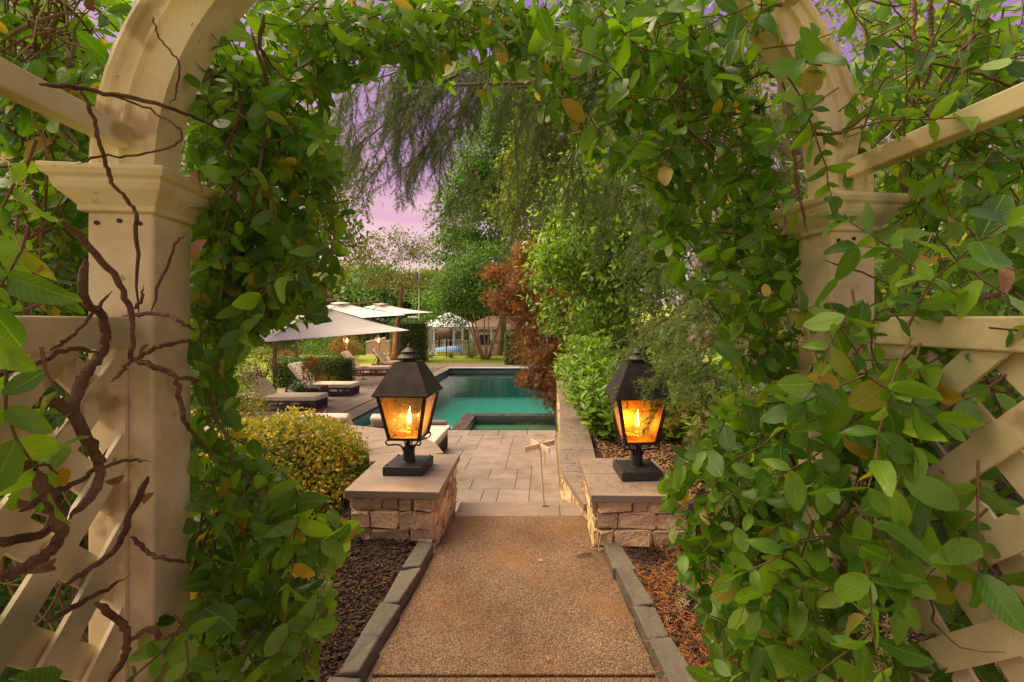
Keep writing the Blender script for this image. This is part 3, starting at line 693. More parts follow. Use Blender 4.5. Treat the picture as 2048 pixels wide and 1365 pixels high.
# ================================================================== LANTERNS
def lantern(loc, rz, label, glass, amber, power):
    t = empty('lantern', (0, 0, 0), label, 'lantern', 'gas lanterns on the stone pillars')
    MB().frustum((0, 0, 0), [(.145, 0), (.15, .006), (.15, .062), (.143, .07)]).build('base_plate', 'base_metal', t, bevel=.004)
    for sx in (-1, 1):
        for sy in (-1, 1): MB().frustum((sx*.128, sy*.128, .070), [(.007, 0), (.007, .006), (.004, .010)], 8).build('bolt', 'base_metal', t)
    MB().frustum((0, 0, .069), [(.052, 0), (.045, .004), (.043, .10), (.047, .105), (.045, .11), (.03, .112)], 20).build('post', 'base_metal', t, smooth=False)
    zb, zt_ = .262, .605; hb, ht = .112, .180
    for sx in (-1, 1):
        for sy in (-1, 1):
            pts = smooth_line([(sx*.03, sy*.03, .155), (sx*.05, sy*.05, .20), (sx*.085, sy*.085, .215), (sx*.118, sy*.118, .222), (sx*.132, sy*.132, .245), (sx*.118, sy*.118, .268)], 4)
            MB().tube(pts, .0062, 6).build('scroll_bracket', 'lantern_metal', t, smooth=True)
    MB().tube([(0, 0, .17), (0, 0, .27)], .012, 8).build('gas_pipe', 'lantern_metal', t)
    mb = MB(); mb.tube([(.018, .01, .17), (.02, .012, .27)], .006, 6); mb.tube([(-.02, .01, .17), (-.022, .012, .27)], .006, 6); mb.build('support_rods', 'lantern_metal', t)
    MB().frustum((0, 0, zb-.012), [(hb-.004, 0), (hb+.004, .004), (hb+.004, .012)]).build('floor_plate', 'copper', t)
    for sx in (-1, 1):
        for sy in (-1, 1): MB().bar((sx*hb, sy*hb, zb-.008), (sx*ht, sy*ht, zt_+.004), .020, .020).build('corner_post', 'lantern_metal', t)
    for k in range(4):
        rot = Matrix.Rotation(k*math.pi/2, 3, 'Z')
        MB().bar(rot @ Vector((-hb, -hb, zb)), rot @ Vector((hb, -hb, zb)), .016, .018).build('bottom_rail', 'lantern_metal', t)
        MB().bar(rot @ Vector((-ht, -ht, zt_)), rot @ Vector((ht, -ht, zt_)), .016, .016).build('top_rail', 'lantern_metal', t)
        q = [rot @ Vector(v) for v in ((-hb+.008, -hb-.002, zb+.006), (hb-.008, -hb-.002, zb+.006), (ht-.008, -ht-.002, zt_-.006), (-ht+.008, -ht-.002, zt_-.006))]
        q2 = [rot @ Vector(v) for v in ((-hb+.008, -hb+.001, zb+.006), (hb-.008, -hb+.001, zb+.006), (ht-.008, -ht+.001, zt_-.006), (-ht+.008, -ht+.001, zt_-.006))]
        MB().add(q+q2, [(0, 1, 2, 3), (7, 6, 5, 4), (0, 4, 5, 1), (1, 5, 6, 2), (2, 6, 7, 3), (3, 7, 4, 0)]).build('glass_pane', glass, t)
    MB().frustum((0, 0, zt_), [(ht+.012, .0), (ht+.028, -.012), (ht+.030, -.004), (.088, .232), (.086, .236), (.05, .238)]).build('roof', 'lantern_metal', t)
    MB().frustum((0, 0, zt_+.236), [(.058, 0), (.058, .03), (.052, .035)], 18).build('chimney_neck', 'lantern_metal', t)
    MB().frustum((0, 0, zt_+.262), [(.05, .002), (.086, 0), (.09, .004), (.068, .026), (.060, .030), (.056, .048), (.060, .05), (.020, .078), (.012, .084), (.014, .094), (.009, .104), (.002, .112)], 20).build('chimney_cap', 'lantern_metal', t)
    mb = MB(); mb.tube([(.008, 0, zb), (.008, 0, zb+.10)], .0055, 8); mb.tube([(-.012, 0, zb), (-.012, 0, zb+.10)], .0055, 8); mb.frustum((0, 0, zb), [(.022, 0), (.022, .03), (.012, .04)], 10); mb.frustum((-.002, 0, zb+.045), [(.008, 0), (.018, .006), (.018, .014), (.008, .02)], 10)
    mb.build('burner', 'copper', t)
    MB().box((-.045, .01, zb+.022), (.075, .10, .042)).build('valve_box', 'copper', t, bevel=.003)
    MB().frustum((.045, .02, zb), [(.016, 0), (.016, .028)], 10).build('igniter', 'copper', t)
    if amber: MB().add([(-hb+.012, hb-.01, zb+.01), (hb-.012, hb-.01, zb+.01), (ht-.012, ht-.01, zt_-.01), (-ht+.012, ht-.01, zt_-.01), (-hb+.012, hb-.006, zb+.01), (hb-.012, hb-.006, zb+.01), (ht-.012, ht-.006, zt_-.01), (-ht+.012, ht-.006, zt_-.01)], [(0, 1, 2, 3), (7, 6, 5, 4), (0, 4, 5, 1), (2, 6, 7, 3), (1, 5, 6, 2), (3, 7, 4, 0)]).build('back_reflector', 'copper', t)
    fl = MB().frustum((-.002, 0, zb+.098), [(.004, 0), (.013, .018), (.016, .036), (.012, .058), (.006, .08), (.001, .105)], 10).build('flame', 'flame', t, smooth=True)
    MB().frustum((.008, -.002, zb+.10), [(.003, 0), (.009, .015), (.010, .028), (.006, .05), (.001, .125)], 8).build('flame_tip', 'flame_core', fl, smooth=True)
    li = bpy.data.lights.new('lamp_glow', 'POINT'); li.energy = power; li.color = (1, .58, .22); li.shadow_soft_size = .03
    lo = bpy.data.objects.new('lamp_glow', li); COL.objects.link(lo); lo.parent = t; lo.location = (0, -.035, zb+.16)
    t.location = loc; t.rotation_euler.z = rz; return t
lantern((-1.055, 3.53, .388), R(-2), 'black gas lantern on the left pillar, pool seen through its panes', 'lamp_glass', False, 6.0)
lantern((.69, 3.42, .388), R(4), 'black gas lantern with amber panes half covered by cedar fronds', 'amber_glass', True, 4.5)
# cross topped stake
st = empty('cross_stake', (-.01, 3.80, -.002), 'pale wooden stake with a four-armed cross top standing on the step', 'stake')
a = U(1088, 1010, 3.80); a.z = -.002
b_ = a+Vector((-.035, 0, .50))
MB().tube([a, b_], .008, 8).build('pole', 'pale_wood', st)
mb = MB().box((b_.x, b_.y, b_.z+.005), (.02, .02, .07)); mb.build('hub', 'pale_wood', st)
for k in range(4):
    an = R(28)+k*math.pi/2+(.0 if k % 2 else .25); d = Vector((math.cos(an), math.sin(an), 0))
    MB().bar(b_+d*.010, b_+d*.165, .012, .042).build('arm', 'pale_wood', st)
MB().box(a+Vector((.012, -.02, .004)), (.05, .012, .008)).build('foot', 'bark', st)
# ================================================================== ARBOR
AB = empty('arbor', (-.049, .99, 0), 'white garden arbor with lattice sides overgrown by jasmine', 'arbor')
AU = Vector((math.cos(R(7)), math.sin(R(7)), 0)); AV = Vector((-math.sin(R(7)), math.cos(R(7)), 0)); AO = Vector((-.049, .99, 0))
def A(u, v, z): return AO+AU*u+AV*v+Vector((0, 0, z))
HW, CW, SPR = .7325, .118, 1.842
def abox(mb, u0, u1, v0, v1, z0, z1): return mb.hexa([A(u0, v0, z0), A(u1, v0, z0), A(u1, v1, z0), A(u0, v1, z0), A(u0, v0, z1), A(u1, v0, z1), A(u1, v1, z1), A(u0, v1, z1)])
def asq(mb, uc, vc, prof): # stacked square sections
    n = len(prof); vs_ = []
    for h, z in prof: vs_ += [A(uc-h, vc-h, z), A(uc+h, vc-h, z), A(uc+h, vc+h, z), A(uc-h, vc+h, z)]
    fs = [(j*4+i, j*4+(i+1) % 4, (j+1)*4+(i+1) % 4, (j+1)*4+i) for j in range(n-1) for i in range(4)]
    return mb.add(vs_, fs+[(3, 2, 1, 0), tuple(range(4*n-4, 4*n))])
for s in (-1, 1):
    for vc, front in ((CW/2, True), (-1.45, False)):
        uc = s*(HW+CW/2); h = CW/2
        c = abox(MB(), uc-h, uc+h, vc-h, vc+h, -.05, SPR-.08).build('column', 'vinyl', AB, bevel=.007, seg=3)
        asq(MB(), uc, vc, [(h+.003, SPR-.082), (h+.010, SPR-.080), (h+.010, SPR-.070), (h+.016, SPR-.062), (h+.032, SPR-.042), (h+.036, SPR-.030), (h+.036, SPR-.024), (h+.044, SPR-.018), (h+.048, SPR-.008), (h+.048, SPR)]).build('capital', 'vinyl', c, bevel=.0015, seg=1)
        asq(MB(), uc, vc, [(h+.02, -.03), (h+.02, .12), (h+.008, .14), (h+.003, .145)]).build('plinth', 'vinyl', c)
for s in (-1, 1):
    for du in (-.04, 0, .036): MB().tube([A(s*(HW+CW/2)+du, .002, SPR-.098-.006*abs(du)*20), A(s*(HW+CW/2)+du, -.003, SPR-.098-.006*abs(du)*20)], .0045, 8).build('screw', 'base_metal', AB)
# elliptical arch with a moulded face
prof = [(0, .002), (0, .078), (.115, .078), (.115, .0), (.106, -.004), (.098, .0), (.095, .008), (.075, .008), (.070, .002), (.064, .002), (.060, .012), (.022, .012), (.020, .0)]
mb = MB(); na = 48; k = len(prof); vs_ = []
for i in range(na+1):
    th = math.pi*i/na
    for r_, v_ in prof: vs_.append(A(-(HW+r_)*math.cos(th), v_, SPR+(.66+r_)*math.sin(th)))
fs = [(i*k+j, (i+1)*k+j, (i+1)*k+(j+1) % k, i*k+(j+1) % k) for i in range(na) for j in range(k)]
fs += [tuple(range(k)), tuple(range(na*k+k-1, na*k-1, -1))]
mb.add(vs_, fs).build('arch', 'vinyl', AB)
for s in (-1, 1):
    for th in (3, 38, 64):
        u = s*(HW+.05)*math.cos(R(th)); z = SPR+.005+(.70)*math.sin(R(th))
        rz_ = R(th) if th > 10 else 0
        mb = MB(); w_, h_ = .034, .042
        mb.box((0, 0, 0), (w_, 1.58, h_), rot=Matrix.Rotation(-s*0, 3, 'Z'))
        mb.v = [A(u+v[0], -.80+v[1]+.002, z+.022+v[2]) for v in mb.v]; mb.build('purlin', 'vinyl', AB, bevel=.003)
    uc = s*(HW+CW/2)
    abox(MB(), uc-.022, uc+.022, -1.38, -.002, 1.497, 1.556).build('top_rail', 'vinyl', AB, bevel=.004)
    abox(MB(), uc-.022, uc+.022, -1.38, -.002, .10, .16).build('bottom_rail', 'vinyl', AB, bevel=.004)
    # diagonal lattice, two crossing layers
    sw_, th_, pitch = .052, .008, .168; v0, v1, z0, z1 = -1.38, -.004, .155, 1.502
    for d, du in ((1, .0085), (-1, -.0085)):
        cc = (v0-z1 if d > 0 else v0+z0)-.1
        end = (v1-z0 if d > 0 else v1+z1)+.1
        while cc < end:
            # centre line v = d*z + cc, clipped to the panel; ends cut square to the rails
            hw = sw_*.7071
            def clip(c_):
                pts = []
                for z in (z0, z1):
                    v = d*z+c_
                    if v0 <= v <= v1: pts.append((v, z))
                for v in (v0, v1):
                    z = (v-c_)*d
                    if z0 < z < z1: pts.append((v, z))
                return sorted(pts, key=lambda q: q[1])[:2] if len(pts) >= 2 else None
            lo, hi = clip(cc-hw), clip(cc+hw)
            if lo and hi and len(lo) == 2 and len(hi) == 2:
                q = [lo[0], hi[0], hi[1], lo[1]]
                ua, ub = uc+du-th_/2, uc+du+th_/2
                pts = [A(ua, *p) for p in q]+[A(ub, *p) for p in q]
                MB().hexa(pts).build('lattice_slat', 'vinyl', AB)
            cc += pitch
    abox(MB(), uc-.016, uc+.016, -.010, -.002, .16, 1.497).build('edge_strip', 'vinyl', AB)
# ================================================================== FURNITURE
def lounger():
    t = empty('sun_lounger', (0, 0, 0)); L, w = 1.95, .68
    mb = MB()
    for y in (-w/2+.02, w/2-.02):
        for z in (.025, .235): mb.box((0, y, z), (L, .035, .035))
    for x in (-L/2+.018, L/2-.018):
        for z in (.025, .235): mb.box((x, 0, z), (.035, w-.07, .034))
    for x in (-L/2+.02, -.35, .3, L/2-.02):
        for y in (-w/2+.02, w/2-.02): mb.box((x, y, .13), (.038, .037, .176))
    for i in range(9): mb.box((-L/2+.1+i*.22, 0, .236), (.05, w-.07, .012))
    mb.build('frame', 'wicker', t)
    mb = MB()
    for y in (-w/2+.02, w/2-.02):
        for i in range(70): mb.box((-L/2+.05+i*(L-.1)/69, y, .13), (.009, .009, .18))
    for i in range(22): mb.box((L/2-.018, -w/2+.05+i*(w-.1)/21, .13), (.009, .009, .18))
    tag(mb.build('cord_weave', 'wicker', t), kind='stuff')
    hx = -.42
    s = MB().box(((L/2+hx)/2+.005, 0, .312), (L/2-hx+.03, w+.01, .115)).build('seat_cushion', 'cushion', t, bevel=.028, seg=3)
    a = R(52); d = Vector((-math.cos(a), 0, math.sin(a))); nv = Vector((math.sin(a), 0, math.cos(a)))
    rot = Matrix((d, Vector((0, 1, 0)), nv)).transposed()
    c = Vector((hx, 0, .30))+d*.40+nv*.045
    MB().box(c, (.82, w, .115), rot=rot).build('back_cushion', 'cushion', t, bevel=.035, seg=3)
    mb = MB()
    for y in (-w/2+.03, w/2-.03):
        p0 = Vector((hx, y, .25)); p1 = p0+d*.76; mb.bar(p0-nv*.03, p1-nv*.03, .03, .03); mb.bar(p0+d*.45-nv*.04, Vector((hx-.52, y, .24)), .022, .022)
    mb.bar(Vector((hx, -w/2+.03, .25))+d*.74-nv*.03, Vector((hx, w/2-.03, .25))+d*.74-nv*.03, .03, .03)
    for i in range(6): mb.bar(Vector((hx, -w/2+.03, .25))+d*(.1+i*.11)-nv*.03, Vector((hx, w/2-.03, .25))+d*(.1+i*.11)-nv*.03, .015, .015)
    mb.build('back_frame', 'wicker', t)
    return t
LG = lounger(); first = True
for x, y, rz, lab in ((-6.75, 11.76, 0, 'beige cushioned lounger beside the flower planter, closest to the golden bush'),
                      (-6.80, 13.95, 0, 'beige cushioned lounger behind the planter of red flowers'),
                      (-7.45, 18.95, 3, 'beige cushioned lounger behind the far round side table'),
                      (-7.0, 21.2, 4, 'farthest beige cushioned lounger, beside the far lamp post'),
                      (-3.08, 7.22, 90, 'lounger seen from behind, its backrest just above the curved wall'),
                      (-2.08, 7.18, 90, 'lounger seen from behind, under the left lantern')):
    o = LG if first else copy_tree(LG); first = False
    o.location = (x, y, DECK+.003); o.rotation_euler.z = R(rz); tag(o, lab, 'lounger', 'cushioned loungers on the terrace')
def ledge_chair():
    t = empty('pool_chaise', (0, 0, 0))
    pr = smooth_line([(-.78, .46, 0), (-.70, .50, 0), (-.60, .44, 0), (-.40, .22, 0), (-.15, .07, 0), (.2, .12, 0), (.5, .18, 0), (.8, .08, 0), (1.0, .03, 0)], 5)
    mb = MB(); vs_ = []; n = len(pr)
    for i, p in enumerate(pr):
        for y in (-.34, .34): vs_ += [(p[0], y, p[1]), (p[0], y, p[1]-.05)]
    fs = []
    for i in range(n-1):
        a, b = i*4, i*4+4
        fs += [(a, b, b+2, a+2), (a+1, a+3, b+3, b+1), (a, a+1, b+1, b), (a+2, b+2, b+3, a+3)]
    fs += [(0, 2, 3, 1), (4*n-4, 4*n-3, 4*n-1, 4*n-2)]
    mb.add(vs_, fs).build('shell', 'white_shell', t, smooth=False)
    mb = MB()
    for y in (-.28, .28): mb.hexa([(-.70, y-.03, 0), (-.1, y-.03, 0), (-.1, y+.03, 0), (-.70, y+.03, 0), (-.72, y-.03, .42), (-.15, y-.03, .03), (-.15, y+.03, .03), (-.72, y+.03, .42)])
    mb.build('side_support', 'white_shell', t)
    rot = Matrix.Rotation(R(40), 3, 'Y')
    MB().box((-.60, 0, .49), (.30, .56, .07), rot=rot).build('head_pillow', 'cushion_dark', t, bevel=.025, seg=3)
    return t
PC = ledge_chair(); first = True
for x, y, lab in ((-3.35, 10.4, 'white in-pool chaise seen through the left lantern glass'), (-2.38, 10.4, 'white in-pool chaise beside the hot tub')):
    o = PC if first else copy_tree(PC); first = False
    o.location = (x, y, -1.195); o.rotation_euler.z = R(90); tag(o, lab, 'pool chair', 'white chaises on the sun shelf')
def table():
    t = empty('side_table', (0, 0, 0))
    MB().frustum((0, 0, 0), [(.16, 0), (.165, .01), (.15, .018), (.02, .022)], 20).build('base', 'wicker', t)
    MB().frustum((0, 0, .02), [(.018, 0), (.018, .47)], 10).build('stem', 'wicker', t)
    MB().frustum((0, 0, .488), [(.19, 0), (.20, .006), (.20, .018), (.195, .022)], 28).build('top', 'pale_stone_top', t)
    return t
TB = table(); first = True
for x, y, lab in ((-7.2, 11.0, 'round grey-topped side table by the lounger closest to the golden bush'), (-7.0, 17.5, 'round grey-topped side table among the far loungers')):
    o = TB if first else copy_tree(TB); first = False
    o.location = (x, y, DECK+.003); tag(o, lab, 'side table', 'round side tables')
# umbrellas
def umbrella(apex, fl, rt, tilt, pole, label):
    t = empty('cantilever_umbrella', (pole[0], pole[1], DECK), label, 'umbrella', 'square cantilever umbrellas')
    apex, fl, rt = Vector(apex), Vector(fl), Vector(rt); e = rt-fl; nv = Vector((-e.y, e.x, 0)).normalized()*e.length
    lf = fl+nv+Vector((0, 0, tilt)); bk = rt+nv+Vector((0, 0, tilt)); C = [fl, rt, bk, lf]
    mb = MB(); nseg = 8
    for i in range(4):
        a, b = C[i], C[(i+1) % 4]; vs_ = []; ids = {}
        for r_ in range(nseg+1):
            for c_ in range(nseg+1):
                s = r_/nseg; u_ = c_/nseg
                p = apex.lerp(a.lerp(b, u_), s); p = p-Vector((0, 0, .16*math.sin(math.pi*s)*(.25+.75*math.sin(math.pi*u_))))
                p = p.lerp(apex.lerp(a.lerp(b, .5), s), .02*math.sin(math.pi*u_)*s)
                ids[r_, c_] = len(vs_); vs_.append(p)
        mb.add(vs_, [(ids[r_, c_], ids[r_+1, c_], ids[r_+1, c_+1], ids[r_, c_+1]) for r_ in range(nseg) for c_ in range(nseg)])
    o = mb.build('canopy', 'canvas', t); sd = o.modifiers.new('cloth', 'SOLIDIFY'); sd.thickness = .006
    mb = MB()
    cc = apex+Vector((0, 0, .02))
    for i in range(4):
        a, b = C[i], C[(i+1) % 4]; mb.add([cc, cc.lerp(a, .16)+Vector((0, 0, .03)), cc.lerp(b, .16)+Vector((0, 0, .03))], [(0, 1, 2)])
    mb.build('vent_cap', 'canvas', o)
    for i in range(4):
        MB().bar(apex-Vector((0, 0, .03)), C[i].lerp(apex, .02)-Vector((0, 0, .03)), .02, .02).build('rib', 'brown_metal', t)
    MB().tube([apex-Vector((0, 0, .3)), apex+Vector((0, 0, .14))], .028, 8).build('hub', 'brown_metal', t)
    pb = Vector((pole[0], pole[1], DECK)); pt = Vector((pole[0], pole[1], apex.z+.05))
    MB().box((pb+pt)/2, (.085, .085, (pt-pb).length)).build('pole', 'brown_metal', t, bevel=.008)
    MB().bar(pt-Vector((0, 0, .08)), apex+Vector((0, 0, .15)), .05, .07).build('arm', 'brown_metal', t)
    MB().box(pb+Vector((0, 0, .03)), (.7, .7, .05)).build('base', 'wicker', t, bevel=.01)
umbrella(U(640, 611, 12.25), U(528, 684, 9.8), U(819, 661, 12.3), .30, (-7.75, 13.05), 'beige square umbrella over the closest loungers, largest of the three')
umbrella((-7.65, 17.0, 2.2), (-7.6, 14.5, 1.50), U(812, 630, 17.0), .22, (-9.6, 17.6), 'beige square umbrella between the other two')
umbrella((-7.6, 21, 2.29), (-7.5, 18.5, 1.72), U(866, 625, 21), .2, (-9.6, 21.6), 'farthest beige square umbrella, over the far loungers')
# planter with red flowers
pc = Vector((-6.62, 12.95, DECK)); pl = empty('flower_planter', pc, 'dark square planter of red mandevilla and white flowers between two loungers', 'planter')
MB().frustum(pc, [(.27, 0), (.30, .36), (.30, .40), (.27, .40), (.26, .36)]).build('pot', 'wicker', pl)
r = np.random.default_rng(31)
n = 420; P = r.normal(0, 1, (n, 3))*[.19, .16, .24]+np.array(pc)+[0, 0, .82]
cloud('foliage', P, rdir(r, n), rdir(r, n)+[0, 0, 1], r.uniform(.06, .11, n), T_SM, 'boxwood', pl)
n = 90; P = nrm(r.normal(0, 1, (n, 3)))*[.26, .2, .34]+np.array(pc)+[0, -.02, .85]
cloud('red_blooms', P, rdir(r, n), rdir(r, n)+[0, -1.2, .3], r.uniform(.045, .07, n), T_STAR, 'red_fl', pl)
n = 60; P = r.normal(0, 1, (n, 3))*[.16, .06, .05]+np.array(pc)+[.12, -.25, .46]
cloud('white_blooms', P, rdir(r, n), rdir(r, n)+[0, -1, 1], .05, T_STAR, 'white_fl', pl)
n = 70; P = r.normal(0, 1, (n, 3))*[.10, .06, .07]+np.array(pc)+[-.22, -.26, .46]
cloud('pale_leaves', P, rdir(r, n)+[-.3, -.5, -.3], rdir(r, n)+[0, -.6, 1], r.uniform(.10, .17, n), T_SM, 'strap', pl)
mb = MB()
for i in range(9): mb.tube([pc+Vector((0, 0, .38)), pc+Vector((r.normal(0, .12), r.normal(0, .1), .8)), pc+Vector((r.normal(.05, .25), r.normal(0, .15), 1.05+.2*r.random()))], .006, 5)
mb.build('stems', 'twig', pl)
# lamp posts by the lawn
for px, py, D, lab, h in ((694, 682, 20.5, 'small flame lamp on a dark post beside the box hedge', 1), (757, 681, 23.5, 'small flame lamp on a dark post behind the far loungers', 1)):
    c = U(px, py, D); t = empty('lamp_post', (c.x, c.y, DECK), lab, 'lamp post', 'flame lamps by the lawn')
    MB().box((c.x, c.y, (DECK+c.z-.17)/2), (.10, .10, c.z-.17-DECK)).build('post', 'wicker', t, bevel=.01)
    MB().frustum((c.x, c.y, c.z-.17), [(.09, 0), (.09, .02), (.07, .03)]).build('plate', 'lantern_metal', t)
    for sx in (-1, 1):
        for sy in (-1, 1): MB().bar((c.x+sx*.07, c.y+sy*.07, c.z-.14), (c.x+sx*.11, c.y+sy*.11, c.z+.12), .014, .014).build('corner_post', 'lantern_metal', t)
    MB().frustum((c.x, c.y, c.z+.12), [(.14, 0), (.05, .14), (.03, .16), (.01, .22)]).build('roof', 'lantern_metal', t)
    MB().frustum((c.x, c.y, c.z-.09), [(.01, 0), (.045, .04), (.05, .09), (.02, .16), (.003, .20)], 10).build('flame', 'flame', t, smooth=True)
    li = bpy.data.lights.new('post_glow', 'POINT'); li.energy = 45; li.color = (1, .45, .12); li.shadow_soft_size = .05
    lo = bpy.data.objects.new('post_glow', li); COL.objects.link(lo); lo.parent = t; lo.location = (0, -.22, c.z-DECK+.02)
# orange boulder edging by the far loungers
mb = MB(); mb.stone((-8.2, 17.6, DECK+.06), (1.3, .5, .34), np.random.default_rng(4), amp=.03)
tag(mb.build('orange_boulder', 'orange_rock', smooth=True), 'flat orange boulder at the edge of the flower bed', 'boulder')
# ================================================================== FENCE, LAKE SIDE
def fence(xa, xb, y, label):
    t = empty('iron_fence', (xa, y, -.79), label, 'fence', 'black iron fences along the lake'); z0, h = -.79, 1.02
    for z in (z0+.10, z0+h-.14, z0+h): MB().box(((xa+xb)/2, y, z), (xb-xa, .025, .03)).build('rail', 'iron', t)
    n = int((xb-xa)/1.75)+1
    for i in range(n+1):
        x = xa+(xb-xa)*i/n; MB().box((x, y, z0+.55), (.06, .06, 1.12)).build('post', 'iron', t)
    me = None; k = int((xb-xa)/.135)
    for i in range(1, k):
        x = xa+(xb-xa)*i/k
        if me is None: o = MB().box((0, 0, 0), (.02, .02, h-.06)).build('picket', 'iron'); o.parent = t; me = o.data
        else: o = link('picket', me, None, t)
        o.location = (x-xa, 0, z0+h/2+.03+.79)
fence(-7.6, -.6, 28.6, 'black iron picket fence in front of the gazebo')
fence(-19.6, -14.3, 27.2, 'black iron picket fence beside the leafy shrubs left of the umbrella pole')
mb = MB()
gw = empty('gangway', (-11.3, 30, -1.2), 'sloping wooden gangway with slatted rails leading to the lake', 'gangway')
p0, p1 = Vector((-13.6, 36.5, -1.35)), Vector((-9.6, 29.5, -.75)); d = (p1-p0); sd_ = Vector((d.y, -d.x, 0)).normalized()*.7
MB().hexa([p0-sd_-Vector((0, 0, .12)), p0+sd_-Vector((0, 0, .12)), p1+sd_-Vector((0, 0, .12)), p1-sd_-Vector((0, 0, .12)), p0-sd_, p0+sd_, p1+sd_, p1-sd_]).build('deck', 'rail_wood', gw)
for s in (-1, 1):
    for h in (.12, 1.15): MB().bar(p0+sd_*s+Vector((0, 0, h)), p1+sd_*s+Vector((0, 0, h)), .09, .09).build('rail', 'rail_wood', gw)
    for i in range(46):
        q = p0+sd_*s+d*(i/45); MB().box(q+Vector((0, 0, .62)), (.035, .035, 1.0)).build('picket', 'rail_wood', gw)
# gazebo
gz = Vector((-7.6, 36.0, -1.0)); g = empty('gazebo', gz, 'white lakeside gazebo with pale grey hipped roof', 'gazebo')
MB().frustum(gz, [(2.1, -.7), (2.1, .0)], 8, math.pi/8).build('floor', 'cream', g)
ro = MB().frustum(gz+Vector((0, 0, 2.02)), [(2.3, -.06), (2.35, .0), (1.2, .62), (.25, 1.05), (.02, 1.12)], 8, math.pi/8).build('roof', 'roof_pale', g)
MB().frustum(gz+Vector((0, 0, 1.82)), [(2.05, 0), (2.05, .16)], 8, math.pi/8).build('fascia', 'white_shell', g)
for i in range(8):
    a = math.pi/8+i*math.pi/4; q = gz+Vector((math.cos(a)*1.95, math.sin(a)*1.95, 0))
    MB().box(q+Vector((0, 0, .92)), (.14, .14, 1.82)).build('post', 'white_shell', g)
    a2 = a+math.pi/4; q2 = gz+Vector((math.cos(a2)*1.95, math.sin(a2)*1.95, 0))
    MB().bar(q+Vector((0, 0, 1.5)), q.lerp(q2, .25)+Vector((0, 0, 1.8)), .06, .08).build('brace', 'white_shell', g)
    if i not in (5,):
        MB().bar(q+Vector((0, 0, .85)), q2+Vector((0, 0, .85)), .07, .06).build('handrail', 'white_shell', g)
        mb = MB()
        for k in range(1, 9): mb.box(q.lerp(q2, k/9)+Vector((0, 0, .45)), (.03, .03, .8))
        mb.build('balusters', 'white_shell', g)
# curved white panel on a bent pipe, and a bent pipe post
ws = U(852, 690, 27.2); t = empty('water_slide', (ws.x, ws.y, -.79), 'white curved slide panel with a bent pipe below it', 'slide')
pts = smooth_line([(ws.x+.32, ws.y, ws.z+1.15), (ws.x+.02, ws.y, ws.z+.95), (ws.x-.18, ws.y, ws.z+.5), (ws.x-.22, ws.y, ws.z), (ws.x-.2, ws.y, ws.z-.25)], 4)
mb = MB(); vs_ = []
for q in pts: vs_ += [(q[0], q[1]-.12, q[2]), (ws.x+.36, q[1]-.06, q[2]), (ws.x+.36, q[1]+.06, q[2]), (q[0], q[1]+.12, q[2])]
n = len(pts); fs = [(i*4+j, (i+1)*4+j, (i+1)*4+(j+1) % 4, i*4+(j+1) % 4) for i in range(n-1) for j in range(4)]+[(0, 1, 2, 3), (4*n-1, 4*n-2, 4*n-3, 4*n-4)]
mb.add(vs_, fs).build('panel', 'white_shell', t)
MB().tube([Vector(q)+Vector((-.03, -.1, 0)) for q in pts], .05, 8).build('rim', 'white_shell', t)
for i in range(4): MB().box((ws.x+.0+i*.1, ws.y-.13, ws.z+.2), (.02, .03, .8)).build('rib', 'cream', t)
MB().tube(smooth_line([(ws.x-.2, ws.y-.1, ws.z-.1), (ws.x-.42, ws.y-.15, ws.z-.2), (ws.x-.6, ws.y-.2, ws.z-.45), (ws.x-.68, ws.y-.2, -.79)], 5), .06, 8).build('pipe', 'white_shell', t)
MB().box((ws.x+.1, ws.y, (ws.z-.2-.79)/2), (.12, .12, ws.z-.2+.79)).build('leg', 'white_shell', t)
q = U(838, 636, 26.4)
tag(MB().tube([(q.x-.65, q.y, q.z+.02), (q.x-.12, q.y, q.z+.02), (q.x-.02, q.y, q.z-.05), (q.x, q.y, q.z-.2), (q.x, q.y, -.8)], .05, 8).build('pipe_post', 'white_shell'), 'thin white pipe post bent over at its top beside the clipped hedge', 'post')
# covered boat on a trailer and round grill cover
bp = Vector((-6.6, 31.2, -.95)); bt = empty('covered_boat', bp, 'small boat under a bright blue cover behind the iron fence', 'boat')
vs_ = []; secs = [(-.9, .1, .35), (-.6, .35, .42), (-.1, .5, .5), (.4, .5, .55), (.85, .42, .4)]
for x, w, h in secs: vs_ += [bp+Vector((x, -w, .28)), bp+Vector((x, -w*.75, .28+h*.6)), bp+Vector((x, 0, .28+h*.8)), bp+Vector((x, w*.75, .28+h*.6)), bp+Vector((x, w, .28))]
n = 5; fs = [(i*5+j, i*5+j+1, (i+1)*5+j+1, (i+1)*5+j) for i in range(n-1) for j in range(4)]+[(0, 1, 2, 3, 4)[::-1], tuple(range(20, 25))]
MB().add(vs_, fs).build('cover', 'blue_cover', bt, smooth=True)
vs_ = []
for x, w, h in secs: vs_ += [bp+Vector((x, -w*.95, .30)), bp+Vector((x, -w*.4, .0)), bp+Vector((x, w*.4, .0)), bp+Vector((x, w*.95, .30))]
MB().add(vs_, [(i*4+j, (i+1)*4+j, (i+1)*4+j+1, i*4+j+1) for i in range(4) for j in range(3)]).build('hull', 'white_shell', bt)
MB().box(bp+Vector((-.25, -.6, .27)), (.8, .1, .16)).build('stripe', 'yellow_leaf', bt)
gc = U(890, 668, 32.5); gv = empty('round_cover', (gc.x, gc.y, -.9), 'dark brown barrel-shaped cover on legs under the tree', 'cover')
a_ = smooth_line([(gc.x-.52, gc.y, gc.z), (gc.x-.45, gc.y, gc.z), (gc.x-.3, gc.y, gc.z), (gc.x+.3, gc.y, gc.z), (gc.x+.45, gc.y, gc.z), (gc.x+.52, gc.y, gc.z)], 2)
